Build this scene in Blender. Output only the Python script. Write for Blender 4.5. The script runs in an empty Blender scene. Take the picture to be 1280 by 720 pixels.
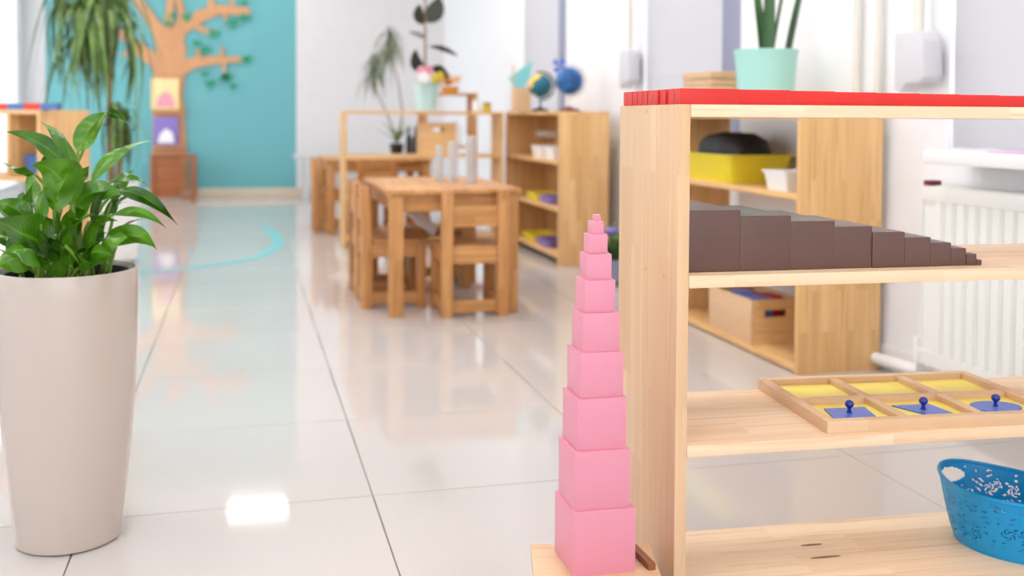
import bpy, bmesh, math, random
from mathutils import Vector, Matrix, Euler
random.seed(7)
SC = bpy.context.scene
COL = SC.collection
R = math.radians
PI = math.pi

# ------------------------------------------------------------------ camera
H = 0.845                      # eye height
F = 1300.0                     # focal length in pixels of a 1280 px wide frame
YAW, PITCH, ROLL = R(14.5), R(1.75), 0.0062
CY, SY = math.cos(YAW), math.sin(YAW)
cam_d = bpy.data.cameras.new('camera')
cam = bpy.data.objects.new('camera', cam_d)
COL.objects.link(cam)
cam_d.sensor_width = 36.0
cam_d.lens = 36.0 * F / 1280.0
cam_d.shift_y = -(360 - 187) / 1280.0
cam_d.clip_start = 0.05
cam.location = (0, 0, H)
cam.rotation_euler = (Matrix.Rotation(-YAW, 3, 'Z') @ Matrix.Rotation(PI / 2 - PITCH, 3, 'X') @ Matrix.Rotation(ROLL, 3, 'Z')).to_euler()
cam_d.dof.use_dof = True
cam_d.dof.focus_distance = 1.72
cam_d.dof.aperture_fstop = 2.9
SC.camera = cam

# ------------------------------------------------------------------ world, light, exposure
world = bpy.data.worlds.new('sky')
SC.world = world
world.use_nodes = True
bg = world.node_tree.nodes['Background']
bg.inputs['Color'].default_value = (0.96, 0.97, 1.0, 1)
bg.inputs['Strength'].default_value = 2.3
SC.view_settings.view_transform = 'Standard'
SC.view_settings.look = 'None'
SC.view_settings.gamma = 1.0
SC.view_settings.use_curve_mapping = False
SC.view_settings.exposure = 0.3

RX0, RX1, RY0, RY1, RZ = -2.12, 2.12, -2.6, 11.2, 3.0     # the room

def portal(name, loc, rot, sx, sy):
    l = bpy.data.lights.new(name, 'AREA')
    l.shape = 'RECTANGLE'; l.size = sx; l.size_y = sy
    l.cycles.is_portal = True
    o = bpy.data.objects.new(name, l); COL.objects.link(o)
    o.location = loc; o.rotation_euler = rot

LEFT_WINDOWS = [(1.0, 2.5), (4.0, 5.8), (7.6, 11.05)]
ADDED_NEAR_WINDOW = (-1.95, 1.95)  # added unseen behind the camera, throws fill light on the shelf fronts
for (a, b) in LEFT_WINDOWS:
    portal('daylight_portal', (RX0 - 0.12, (a + b) / 2, 1.4), (0, -PI / 2, 0), 2.4, b - a)
portal('daylight_portal', (0, RY0 - 0.1, 1.4), (PI / 2, 0, 0), 3.9, 2.6)

# ------------------------------------------------------------------ materials
def lin(c):
    return tuple(((v / 255) / 12.92 if v / 255 <= 0.04045 else ((v / 255 + 0.055) / 1.055) ** 2.4) for v in c)

class NT:
    def __init__(s, name):
        s.m = bpy.data.materials.new(name); s.m.use_nodes = True
        s.t = s.m.node_tree; s.b = s.t.nodes['Principled BSDF']; s.out = s.t.nodes['Material Output']
    def n(s, kind, **kw):
        x = s.t.nodes.new(kind)
        for k, v in kw.items(): setattr(x, k, v)
        return x
    def l(s, a, b): s.t.links.new(a, b)

def plain(name, rgb, rough=0.5, spec=0.5, metal=0.0, vary=0.04, scale=9.0, bump=0.0):
    """a plain surface with a faint procedural mottling"""
    t = NT(name); c = lin(rgb)
    co = t.n('ShaderNodeTexCoord'); nz = t.n('ShaderNodeTexNoise')
    nz.inputs['Scale'].default_value = scale; nz.inputs['Detail'].default_value = 3
    t.l(co.outputs['Object'], nz.inputs['Vector'])
    mx = t.n('ShaderNodeMix', data_type='RGBA')
    mx.inputs[6].default_value = tuple(v * (1 - vary) for v in c) + (1,)
    mx.inputs[7].default_value = tuple(min(1, v * (1 + vary)) for v in c) + (1,)
    t.l(nz.outputs['Fac'], mx.inputs[0]); t.l(mx.outputs[2], t.b.inputs['Base Color'])
    t.b.inputs['Roughness'].default_value = rough
    t.b.inputs['Specular IOR Level'].default_value = spec
    t.b.inputs['Metallic'].default_value = metal
    if bump:
        bp = t.n('ShaderNodeBump'); bp.inputs['Strength'].default_value = bump; bp.inputs['Distance'].default_value = 0.002
        n2 = t.n('ShaderNodeTexNoise'); n2.inputs['Scale'].default_value = scale * 25
        t.l(co.outputs['Object'], n2.inputs['Vector']); t.l(n2.outputs['Fac'], bp.inputs['Height']); t.l(bp.outputs['Normal'], t.b.inputs['Normal'])
    return t.m

def wood(name, c1, c2, c3, grain, across, strip=0.045, rough=0.42, seed=0.0):
    """edge glued pine: staves along axis `grain`, laid side by side on axis `across`"""
    t = NT(name)
    co = t.n('ShaderNodeTexCoord'); sp = t.n('ShaderNodeSeparateXYZ'); t.l(co.outputs['Object'], sp.inputs[0])
    oi = t.n('ShaderNodeObjectInfo')
    rnd = t.n('ShaderNodeMath', operation='MULTIPLY_ADD'); t.l(oi.outputs['Random'], rnd.inputs[0]); rnd.inputs[1].default_value = 7.3; rnd.inputs[2].default_value = seed
    third = [k for k in 'XYZ' if k not in (grain, across)][0]
    def add(s, k=1.0):
        a = t.n('ShaderNodeMath', operation='ADD'); t.l(s, a.inputs[0]); t.l(rnd.outputs[0], a.inputs[1]); return a.outputs[0]
    g, a, h = add(sp.outputs[grain]), add(sp.outputs[across]), sp.outputs[third]
    v = t.n('ShaderNodeCombineXYZ'); t.l(g, v.inputs[0]); t.l(a, v.inputs[1])
    br = t.n('ShaderNodeTexBrick'); t.l(v.outputs[0], br.inputs['Vector'])
    br.inputs['Color1'].default_value = (0, 0, 0, 1); br.inputs['Color2'].default_value = (1, 1, 1, 1); br.inputs['Mortar'].default_value = (0.5, 0.5, 0.5, 1)
    br.inputs['Scale'].default_value = 1.0; br.inputs['Mortar Size'].default_value = 0.0002; br.inputs['Brick Width'].default_value = 0.37; br.inputs['Row Height'].default_value = strip
    br.offset = 0.37
    # grain streaks: noise stretched along the fibre, shifted per stave
    st = t.n('ShaderNodeMath', operation='MULTIPLY_ADD'); t.l(br.outputs['Color'], st.inputs[0]); st.inputs[1].default_value = 3.1; t.l(h, st.inputs[2])
    gs = t.n('ShaderNodeMath', operation='MULTIPLY'); t.l(g, gs.inputs[0]); gs.inputs[1].default_value = 0.035
    v2 = t.n('ShaderNodeCombineXYZ'); t.l(gs.outputs[0], v2.inputs[0]); t.l(a, v2.inputs[1]); t.l(st.outputs[0], v2.inputs[2])
    nz = t.n('ShaderNodeTexNoise'); nz.inputs['Scale'].default_value = 85; nz.inputs['Detail'].default_value = 3; nz.inputs['Distortion'].default_value = 0.6; t.l(v2.outputs[0], nz.inputs['Vector'])
    n3 = t.n('ShaderNodeTexNoise'); n3.inputs['Scale'].default_value = 22; n3.inputs['Detail'].default_value = 2; t.l(v2.outputs[0], n3.inputs['Vector'])
    m1 = t.n('ShaderNodeMix', data_type='RGBA'); m1.inputs[6].default_value = lin(c1) + (1,); m1.inputs[7].default_value = lin(c2) + (1,)
    t.l(br.outputs['Color'], m1.inputs[0])
    rp = t.n('ShaderNodeMapRange'); rp.inputs[1].default_value = 0.5; rp.inputs[2].default_value = 0.75; rp.inputs[4].default_value = 0.75
    t.l(nz.outputs['Fac'], rp.inputs[0])
    rp2 = t.n('ShaderNodeMapRange'); rp2.inputs[1].default_value = 0.45; rp2.inputs[2].default_value = 0.8; rp2.inputs[4].default_value = 0.6
    t.l(n3.outputs['Fac'], rp2.inputs[0])
    sm = t.n('ShaderNodeMath', operation='MAXIMUM'); t.l(rp.outputs[0], sm.inputs[0]); t.l(rp2.outputs[0], sm.inputs[1])
    m2 = t.n('ShaderNodeMix', data_type='RGBA'); t.l(sm.outputs[0], m2.inputs[0]); t.l(m1.outputs[2], m2.inputs[6]); m2.inputs[7].default_value = lin(c3) + (1,)
    t.l(m2.outputs[2], t.b.inputs['Base Color'])
    t.b.inputs['Roughness'].default_value = rough; t.b.inputs['Specular IOR Level'].default_value = 0.4
    bp = t.n('ShaderNodeBump'); bp.inputs['Strength'].default_value = 0.08; bp.inputs['Distance'].default_value = 0.001
    t.l(nz.outputs['Fac'], bp.inputs['Height']); t.l(bp.outputs['Normal'], t.b.inputs['Normal'])
    return t.m

PINE = dict(c1=(230, 197, 161), c2=(222, 184, 143), c3=(208, 162, 116), strip=0.062)
HONEY = dict(c1=(240, 197, 140), c2=(228, 181, 120), c3=(194, 142, 88))
PINE_LIT = dict(c1=(248, 222, 190), c2=(243, 211, 174), c3=(218, 174, 130), strip=0.075)  # same pine, lightened to stand in for light on the boards
OAK = dict(c1=(218, 162, 102), c2=(198, 139, 80), c3=(148, 94, 52))
WD = {}
for nm, pal in (('pine', PINE), ('honey', HONEY), ('oak', OAK), ('pale', PINE_LIT)):
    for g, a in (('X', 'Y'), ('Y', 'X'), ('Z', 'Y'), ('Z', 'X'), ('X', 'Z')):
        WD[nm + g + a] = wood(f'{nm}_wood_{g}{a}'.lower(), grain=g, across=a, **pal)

M = dict(
    wall=plain('white_paint', (228, 226, 227), 0.75, 0.3, bump=0.05),
    wall_lit=plain('window_lit_white_paint', (246, 247, 251), 0.7, 0.3, bump=0.05),  # white wall paint with window light put into the colour
    wallgrey=plain('pale_grey_paint', (206, 208, 210), 0.75, 0.3),
    teal=plain('teal_paint', (112, 181, 187), 0.6, 0.3, vary=0.02, bump=0.04),
    ceil=plain('ceiling_paint', (246, 246, 246), 0.8, 0.3),
    grout=plain('grout', (150, 142, 136), 0.9),
    skirt=plain('beige_skirting', (218, 202, 182), 0.5),
    pvc=plain('white_plastic_frame', (240, 240, 242), 0.35),
    blueframe=plain('blue_grey_frame', (146, 150, 178), 0.4),
    pink=plain('pink_lacquer', (224, 146, 166), 0.42, 0.4, vary=0.02),
    brown=plain('brown_lacquer', (98, 69, 60), 0.30, 0.5, vary=0.08, scale=30),
    red=plain('red_lacquer', (214, 40, 34), 0.38, 0.45, vary=0.06, scale=6),
    blue=plain('blue_lacquer', (72, 112, 172), 0.45),
    inset=plain('blue_inset', (88, 120, 212), 0.35, vary=0.04),
    knob=plain('blue_knob', (12, 44, 150), 0.2, 0.6),
    yellow=plain('yellow_card', (255, 234, 120), 0.5),
    tray=plain('yellow_plastic', (234, 214, 50), 0.35),
    white=plain('white_plastic', (246, 246, 246), 0.35),
    planter=plain('cream_gloss', (198, 185, 175), 0.16, 0.55, vary=0.01),
    black=plain('black_plastic', (24, 23, 24), 0.4),
    bag=plain('black_fabric', (26, 26, 30), 0.55, vary=0.3, scale=20, bump=0.6),
    soil=plain('dark_soil', (52, 38, 28), 0.95, bump=1.0, vary=0.3),
    mint=plain('mint_ceramic', (168, 222, 212), 0.35, vary=0.02),
    mintpale=plain('pale_mint_ceramic', (192, 226, 224), 0.35, vary=0.02),
    rad=plain('radiator_enamel', (240, 240, 237), 0.35, vary=0.01),
    chrome=plain('chrome', (200, 200, 205), 0.2, metal=1.0),
    brownwood=plain('dark_stained_wood', (140, 84, 52), 0.5, vary=0.15),
    stool=wood('stool_wood', (176, 108, 64), (156, 92, 54), (120, 66, 38), 'X', 'Z'),
    treewood=wood('tree_plywood', (216, 162, 116), (210, 154, 108), (196, 138, 92), 'Z', 'X', strip=0.4),
    green=plain('green_felt', (42, 150, 110), 0.7),
    purple=plain('purple_cover', (138, 120, 196), 0.45),
    cream=plain('cream_cover', (250, 222, 160), 0.45),
    pinkcover=plain('rose_cover', (232, 160, 176), 0.45),
    darkred=plain('dark_red_base', (112, 24, 36), 0.4),
    sea=plain('globe_blue', (24, 92, 150), 0.3, vary=0.2, scale=20),
    orange=plain('orange_petal', (232, 160, 40), 0.5, vary=0.1),
    paperteal=plain('teal_paper', (130, 208, 212), 0.6),
    paperpink=plain('pink_paper', (250, 170, 220), 0.6),
    gray=plain('grey_plastic', (214, 213, 218), 0.5),
    beige=plain('beige_pipe', (226, 224, 214), 0.4),
    tape=plain('teal_floor_tape', (140, 212, 216), 0.2),
    bark=plain('bark', (150, 122, 88), 0.9, vary=0.3, scale=40, bump=0.8),
    leafdark=plain('rubber_leaf', (44, 50, 38), 0.3, vary=0.15),
    yellowleaf=plain('yellow_leaf', (214, 186, 40), 0.5, vary=0.2),
)

def tile_mat():
    t = NT('polished_tile')
    co = t.n('ShaderNodeNewGeometry'); nz = t.n('ShaderNodeTexNoise'); nz.inputs['Scale'].default_value = 1.6; nz.inputs['Detail'].default_value = 5
    t.l(co.outputs['Position'], nz.inputs['Vector'])
    mx = t.n('ShaderNodeMix', data_type='RGBA'); mx.inputs[6].default_value = lin((200, 193, 188)) + (1,); mx.inputs[7].default_value = lin((208, 202, 198)) + (1,)
    t.l(nz.outputs['Fac'], mx.inputs[0]); t.l(mx.outputs[2], t.b.inputs['Base Color'])
    t.b.inputs['Roughness'].default_value = 0.055; t.b.inputs['Specular IOR Level'].default_value = 0.42
    return t.m
M['tile'] = tile_mat()

def leaf_mat(name, dark, light, vein=True, rough=0.28, trans=0.25):
    t = NT(name)
    uv = t.n('ShaderNodeUVMap'); sp = t.n('ShaderNodeSeparateXYZ'); t.l(uv.outputs[0], sp.inputs[0])
    # u across (0..1, midrib .5), v along
    ab = t.n('ShaderNodeMath', operation='SUBTRACT'); t.l(sp.outputs[0], ab.inputs[0]); ab.inputs[1].default_value = 0.5
    a2 = t.n('ShaderNodeMath', operation='ABSOLUTE'); t.l(ab.outputs[0], a2.inputs[0])
    s1 = t.n('ShaderNodeMath', operation='MULTIPLY_ADD'); t.l(a2.outputs[0], s1.inputs[0]); s1.inputs[1].default_value = -0.5; t.l(sp.outputs[1], s1.inputs[2])
    s2 = t.n('ShaderNodeMath', operation='MULTIPLY'); t.l(s1.outputs[0], s2.inputs[0]); s2.inputs[1].default_value = 110
    s3 = t.n('ShaderNodeMath', operation='SINE'); t.l(s2.outputs[0], s3.inputs[0])
    nz = t.n('ShaderNodeTexNoise'); nz.inputs['Scale'].default_value = 14
    co = t.n('ShaderNodeTexCoord'); t.l(co.outputs['Object'], nz.inputs['Vector'])
    f1 = t.n('ShaderNodeMath', operation='MULTIPLY_ADD'); t.l(s3.outputs[0], f1.inputs[0]); f1.inputs[1].default_value = 0.035 if vein else 0.02; t.l(nz.outputs['Fac'], f1.inputs[2])
    mid = t.n('ShaderNodeMapRange'); mid.inputs[1].default_value = 0.0; mid.inputs[2].default_value = 0.05; mid.inputs[3].default_value = 0.45; mid.inputs[4].default_value = 0.0
    t.l(a2.outputs[0], mid.inputs[0])
    oi = t.n('ShaderNodeObjectInfo')
    f2 = t.n('ShaderNodeMath', operation='MULTIPLY_ADD'); t.l(oi.outputs['Random'], f2.inputs[0]); f2.inputs[1].default_value = 0.5; t.l(f1.outputs[0], f2.inputs[2])
    f3 = t.n('ShaderNodeMath', operation='ADD'); t.l(f2.outputs[0], f3.inputs[0]); t.l(mid.outputs[0], f3.inputs[1])
    mr = t.n('ShaderNodeMapRange'); mr.inputs[1].default_value = 0.35; mr.inputs[2].default_value = 1.15; t.l(f3.outputs[0], mr.inputs[0])
    mx = t.n('ShaderNodeMix', data_type='RGBA'); mx.inputs[6].default_value = lin(dark) + (1,); mx.inputs[7].default_value = lin(light) + (1,)
    t.l(mr.outputs[0], mx.inputs[0]); t.l(mx.outputs[2], t.b.inputs['Base Color'])
    t.b.inputs['Roughness'].default_value = rough
    bp = t.n('ShaderNodeBump'); bp.inputs['Strength'].default_value = 0.10; bp.inputs['Distance'].default_value = 0.003
    t.l(s3.outputs[0], bp.inputs['Height']); t.l(bp.outputs['Normal'], t.b.inputs['Normal'])
    tr = t.n('ShaderNodeBsdfTranslucent'); t.l(mx.outputs[2], tr.inputs['Color'])
    ms = t.n('ShaderNodeMixShader'); ms.inputs[0].default_value = trans
    t.l(t.b.outputs[0], ms.inputs[1]); t.l(tr.outputs[0], ms.inputs[2]); t.l(ms.outputs[0], t.out.inputs['Surface'])
    return t.m
M['lily'] = leaf_mat('lily_leaf', (14, 62, 10), (98, 158, 32), rough=0.17, trans=.17)
M['lilystem'] = plain('lily_stem', (124, 158, 62), 0.4)
M['dracaena'] = leaf_mat('dracaena_leaf', (26, 50, 10), (132, 170, 88), vein=False, rough=0.2, trans=.15)
M['marginata'] = leaf_mat('marginata_leaf', (86, 104, 74), (140, 152, 110), vein=False, trans=0.15)
M['snake'] = leaf_mat('sword_leaf', (26, 60, 34), (62, 104, 56), vein=False, trans=0.05)

def glass_mat():
    t = NT('window_glass'); t.t.nodes.remove(t.b)
    tr = t.n('ShaderNodeBsdfTransparent'); gl = t.n('ShaderNodeBsdfGlossy'); gl.inputs['Roughness'].default_value = 0.01
    lw = t.n('ShaderNodeLayerWeight'); lw.inputs['Blend'].default_value = 0.5
    pw = t.n('ShaderNodeMath', operation='POWER'); t.l(lw.outputs['Facing'], pw.inputs[0]); pw.inputs[1].default_value = 5.0
    fr = t.n('ShaderNodeMath', operation='MULTIPLY_ADD'); t.l(pw.outputs[0], fr.inputs[0]); fr.inputs[1].default_value = 0.5; fr.inputs[2].default_value = 0.03
    ms = t.n('ShaderNodeMixShader'); t.l(fr.outputs[0], ms.inputs[0]); t.l(tr.outputs[0], ms.inputs[1]); t.l(gl.outputs[0], ms.inputs[2])
    t.l(ms.outputs[0], t.out.inputs['Surface']); return t.m
M['glass'] = glass_mat()

def clear_mat():
    t = NT('clear_glassware'); t.t.nodes.remove(t.b)
    tr = t.n('ShaderNodeBsdfTransparent'); tr.inputs['Color'].default_value = (0.93, 0.94, 0.95, 1)
    gl = t.n('ShaderNodeBsdfGlossy'); gl.inputs['Roughness'].default_value = 0.05
    lw = t.n('ShaderNodeLayerWeight'); lw.inputs['Blend'].default_value = 0.45
    ms = t.n('ShaderNodeMixShader'); t.l(lw.outputs['Facing'], ms.inputs[0]); t.l(tr.outputs[0], ms.inputs[1]); t.l(gl.outputs[0], ms.inputs[2])
    df = t.n('ShaderNodeBsdfTranslucent'); df.inputs['Color'].default_value = (.95, .95, .95, 1); d2 = t.n('ShaderNodeBsdfDiffuse'); d2.inputs['Color'].default_value = (.95, .95, .95, 1)
    m3 = t.n('ShaderNodeMixShader'); m3.inputs[0].default_value = .5; t.l(df.outputs[0], m3.inputs[1]); t.l(d2.outputs[0], m3.inputs[2])
    m2 = t.n('ShaderNodeMixShader'); m2.inputs[0].default_value = .3; t.l(ms.outputs[0], m2.inputs[1]); t.l(m3.outputs[0], m2.inputs[2])
    t.l(m2.outputs[0], t.out.inputs['Surface']); return t.m
M['clear'] = clear_mat()

def translucent(name, rgb, k, rough=0.6):
    t = NT(name); c = lin(rgb) + (1,)
    t.b.inputs['Base Color'].default_value = c; t.b.inputs['Roughness'].default_value = rough
    nz = t.n('ShaderNodeTexNoise'); nz.inputs['Scale'].default_value = 300
    bp = t.n('ShaderNodeBump'); bp.inputs['Strength'].default_value = 0.1; bp.inputs['Distance'].default_value = 0.001; t.l(nz.outputs['Fac'], bp.inputs['Height']); t.l(bp.outputs['Normal'], t.b.inputs['Normal'])
    tr = t.n('ShaderNodeBsdfTranslucent'); tr.inputs['Color'].default_value = c
    ms = t.n('ShaderNodeMixShader'); ms.inputs[0].default_value = k
    t.l(t.b.outputs[0], ms.inputs[1]); t.l(tr.outputs[0], ms.inputs[2]); t.l(ms.outputs[0], t.out.inputs['Surface']); return t.m
M['blind'] = translucent('lavender_blind_fabric', (218, 218, 222), 0.35)
M['basket'] = translucent('blue_basket_plastic', (18, 168, 234), 0.16, 0.25)

def lamp_mat():
    t = NT('ceiling_lamp_diffuser'); t.t.nodes.remove(t.b)
    e = t.n('ShaderNodeEmission'); e.inputs['Color'].default_value = (1, 0.985, 0.965, 1); e.inputs['Strength'].default_value = 13.0
    t.l(e.outputs[0], t.out.inputs['Surface']); return t.m
M['lamp'] = lamp_mat()

def globe_mat(name, sea, land, scale, thr):
    t = NT(name); co = t.n('ShaderNodeTexCoord'); nz = t.n('ShaderNodeTexNoise'); nz.inputs['Scale'].default_value = scale; nz.inputs['Detail'].default_value = 3
    t.l(co.outputs['Object'], nz.inputs['Vector'])
    rp = t.n('ShaderNodeMapRange'); rp.inputs[1].default_value = thr; rp.inputs[2].default_value = thr + 0.02; t.l(nz.outputs['Fac'], rp.inputs[0])
    mx = t.n('ShaderNodeMix', data_type='RGBA'); mx.inputs[6].default_value = lin(sea) + (1,); mx.inputs[7].default_value = lin(land) + (1,)
    t.l(rp.outputs[0], mx.inputs[0]); t.l(mx.outputs[2], t.b.inputs['Base Color']); t.b.inputs['Roughness'].default_value = 0.3; return t.m
M['globe1'] = globe_mat('globe_sea_and_land', (18, 104, 128), (246, 204, 40), 9, 0.52)
M['globe2'] = globe_mat('globe_blue_relief', (14, 84, 148), (36, 120, 190), 14, 0.56)

# ------------------------------------------------------------------ mesh helpers
class MB:
    def __init__(s): s.bm = bmesh.new(); s.uv = None
    def box(s, x0, x1, y0, y1, z0, z1, mat=None):
        vs = [s.bm.verts.new((x, y, z)) for z in (z0, z1) for y in (y0, y1) for x in (x0, x1)]
        if mat is not None:
            for v in vs: v.co = mat @ v.co
        for f in ((0, 2, 3, 1), (4, 5, 7, 6), (0, 1, 5, 4), (1, 3, 7, 5), (3, 2, 6, 7), (2, 0, 4, 6)):
            s.bm.faces.new([vs[i] for i in f])
        return s
    def prism(s, pts, lo, hi, axis='Z', mat=None):
        def P(a, b, c):
            v = Vector((a, b, c)) if axis == 'Z' else (Vector((a, c, b)) if axis == 'Y' else Vector((c, a, b)))
            return mat @ v if mat is not None else v
        A = [s.bm.verts.new(P(a, b, lo)) for a, b in pts]; B = [s.bm.verts.new(P(a, b, hi)) for a, b in pts]
        n = len(pts)
        s.bm.faces.new(A[::-1]); s.bm.faces.new(B)
        for i in range(n): s.bm.faces.new((A[i], A[(i + 1) % n], B[(i + 1) % n], B[i]))
        return s
    def lathe(s, prof, n=32, sx=1.0, sy=1.0, c=(0, 0, 0), cap0=True, cap1=True):
        rings = []
        for r, z in prof:
            rings.append([s.bm.verts.new((c[0] + r * sx * math.cos(2 * PI * i / n), c[1] + r * sy * math.sin(2 * PI * i / n), c[2] + z)) for i in range(n)])
        for a, b in zip(rings, rings[1:]):
            for i in range(n): s.bm.faces.new((a[i], a[(i + 1) % n], b[(i + 1) % n], b[i]))
        if cap0: s.bm.faces.new(rings[0][::-1])
        if cap1: s.bm.faces.new(rings[-1])
        return s
    def tube(s, pts, r, n=8, caps=True):
        pts = [Vector(p) for p in pts]; rings = []
        rr = r if isinstance(r, (list, tuple)) else [r] * len(pts)
        for i, p in enumerate(pts):
            d = (pts[min(i + 1, len(pts) - 1)] - pts[max(i - 1, 0)]).normalized()
            ref = Vector((0, 0, 1)) if abs(d.z) < 0.95 else Vector((1, 0, 0))
            u = d.cross(ref).normalized(); w = u.cross(d)
            rings.append([s.bm.verts.new(p + (u * math.cos(2 * PI * k / n) + w * math.sin(2 * PI * k / n)) * rr[i]) for k in range(n)])
        for a, b in zip(rings, rings[1:]):
            for i in range(n): s.bm.faces.new((a[i], a[(i + 1) % n], b[(i + 1) % n], b[i]))
        if caps: s.bm.faces.new(rings[0][::-1]); s.bm.faces.new(rings[-1])
        return s
    def sphere(s, c, r, n=16, m=10, sq=(1, 1, 1)):
        prof = [(max(1e-4, math.sin(PI * k / m)) * r, -math.cos(PI * k / m) * r * sq[2]) for k in range(m + 1)]
        return s.lathe(prof, n, sq[0], sq[1], c)
    def blade(s, pts, width, side, prof=None, fold=0.18, wave=0.0, cup=0.0, twist=0.0):
        """a leaf blade along pts; `side` is the across direction"""
        if s.uv is None: s.uv = s.bm.loops.layers.uv.new('UVMap')
        pts = [Vector(p) for p in pts]; n = len(pts) - 1
        side = Vector(side).normalized()
        ks = (-1.0, -0.55, 0.0, 0.55, 1.0); rows = []
        for i, p in enumerate(pts):
            t = i / n
            w = width * 0.5 * (prof(t) if prof else math.sin(PI * min(1, t * 0.93 + 0.05)) ** 0.75)
            d = (pts[min(i + 1, n)] - pts[max(i - 1, 0)]).normalized()
            sd = Matrix.Rotation(twist * t, 3, d) @ side if twist else side
            a = (sd - d * sd.dot(d)).normalized(); nn = a.cross(d)
            row = []
            for k in ks:
                off = nn * (abs(k) * fold * w - cup * k * k * w + wave * w * math.sin(t * 9 + k * 2.0))
                row.append(s.bm.verts.new(p + a * (k * w) + off))
            rows.append(row)
        for i in range(n):
            for j in range(4):
                f = s.bm.faces.new((rows[i][j], rows[i][j + 1], rows[i + 1][j + 1], rows[i + 1][j]))
                for lp, (u, v) in zip(f.loops, ((ks[j], i), (ks[j + 1], i), (ks[j + 1], i + 1), (ks[j], i + 1))):
                    lp[s.uv].uv = (u * 0.5 + 0.5, v / n)
        return s

def obj(name, mb, mat, parent=None, bevel=0.0, smooth=True, seg=2, loc=None, rotz=0.0):
    bm = mb.bm
    bmesh.ops.recalc_face_normals(bm, faces=bm.faces)
    if bevel: bmesh.ops.bevel(bm, geom=list(bm.edges), offset=bevel, segments=seg, affect='EDGES', profile=0.6)
    me = bpy.data.meshes.new(name); bm.to_mesh(me); bm.free()
    me.materials.append(mat)
    if smooth:
        me.polygons.foreach_set('use_smooth', [True] * len(me.polygons)); me.set_sharp_from_angle(angle=R(38))
    o = bpy.data.objects.new(name, me); COL.objects.link(o)
    if parent: o.parent = parent
    if loc: o.location = loc
    o.rotation_euler.z = rotz
    return o

def tag(o, label, cat, group=None, kind=None):
    o['label'] = label; o['category'] = cat
    if group: o['group'] = group
    if kind: o['kind'] = kind
    return o

def thing(name, label, cat, loc=(0, 0, 0), rotz=0.0, group=None):
    o = bpy.data.objects.new(name, None); COL.objects.link(o)
    o.location = loc; o.rotation_euler = (0, 0, rotz); o.empty_display_size = 0.1
    return tag(o, label, cat, group)

def dup(root, loc, rotz, label, group=None, skip=()):
    def cp(o, par):
        c = o.copy(); COL.objects.link(c)
        if par: c.parent = par
        for ch in o.children:
            if ch.name.split('.')[0] not in skip: cp(ch, c)
        return c
    r = cp(root, None); r.location = loc; r.rotation_euler = (0, 0, rotz); r['label'] = label
    if group: r['group'] = group
    return r

def struct(o):
    o['kind'] = 'structure'; return o

def at(px, d, y=None, z=0.0):
    """room point seen at picture column px, d metres ahead of the eye; height from row y or given z"""
    X = (px - 640) / F * d
    if y is not None: z = H - (y - 147 - ROLL * (px - 640)) / F * d
    return Vector((CY * X + SY * d, -SY * X + CY * d, z))

def bez(a, b, c, n=10):
    a, b, c = Vector(a), Vector(b), Vector(c)
    return [a * (1 - t) ** 2 + b * 2 * t * (1 - t) + c * t * t for t in (i / n for i in range(n + 1))]

# ------------------------------------------------------------------ room shell
fl = struct(obj('floor', MB().box(RX0 - .1, RX1 + .1, RY0 - .1, RY1 + .1, -0.1, -0.004), M['grout'], smooth=False))
TS, GAP = 0.6, 0.0028
def cuts(lo, hi, origin):
    k = math.floor((lo - origin) / TS); out = []
    while origin + k * TS < hi:
        a, b = max(lo, origin + k * TS), min(hi, origin + (k + 1) * TS)
        if b - a > 0.02: out.append((a, b))
        k += 1
    return out
tile_mesh = {}
for (xa, xb) in cuts(RX0, RX1, 0.279):
    for (ya, yb) in cuts(RY0, RY1, 2.30):
        key = (round(xb - xa, 3), round(yb - ya, 3))
        if key not in tile_mesh:
            o = obj('floor_tile', MB().box(-key[0] / 2 + GAP / 2, key[0] / 2 - GAP / 2, -key[1] / 2 + GAP / 2, key[1] / 2 - GAP / 2, -0.008, 0.0), M['tile'], fl, bevel=0.0007, seg=1)
            tile_mesh[key] = o.data
        else:
            o = bpy.data.objects.new('floor_tile', tile_mesh[key]); COL.objects.link(o); o.parent = fl
        o.location = ((xa + xb) / 2, (ya + yb) / 2, 0)

struct(obj('ceiling', MB().box(RX0 - .3, RX1 + .3, RY0 - .2, RY1 + .2, RZ, RZ + .1), M['ceil'], smooth=False))
# far wall: grey strip, teal field, white field - three surfaces in one plane
wf = struct(obj('wall_far', MB().box(0.543, RX1 + .2, RY1, RY1 + .15, 0, RZ), M['wall'], smooth=False))
struct(obj('wall_far_teal', MB().box(-1.90, 0.543, RY1, RY1 + .15, 0, RZ), M['teal'], smooth=False))
struct(obj('wall_far_grey', MB().box(RX0 - .2, -1.90, RY1 - 0.02, RY1 + .15, 0, RZ), M['wallgrey'], smooth=False))
nwb = MB(); na, nb = ADDED_NEAR_WINDOW
nwb.box(RX0 - .2, na, RY0 - .15, RY0, 0, RZ).box(nb, RX1 + .2, RY0 - .15, RY0, 0, RZ).box(na, nb, RY0 - .15, RY0, 0, .12).box(na, nb, RY0 - .15, RY0, 2.7, RZ)
struct(obj('wall_near', nwb, M['wall'], smooth=False))
struct(obj('baseboard_far', MB().box(-1.90, RX1, RY1 - 0.015, RY1, 0, 0.095), M['skirt'], bevel=0.003))

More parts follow.
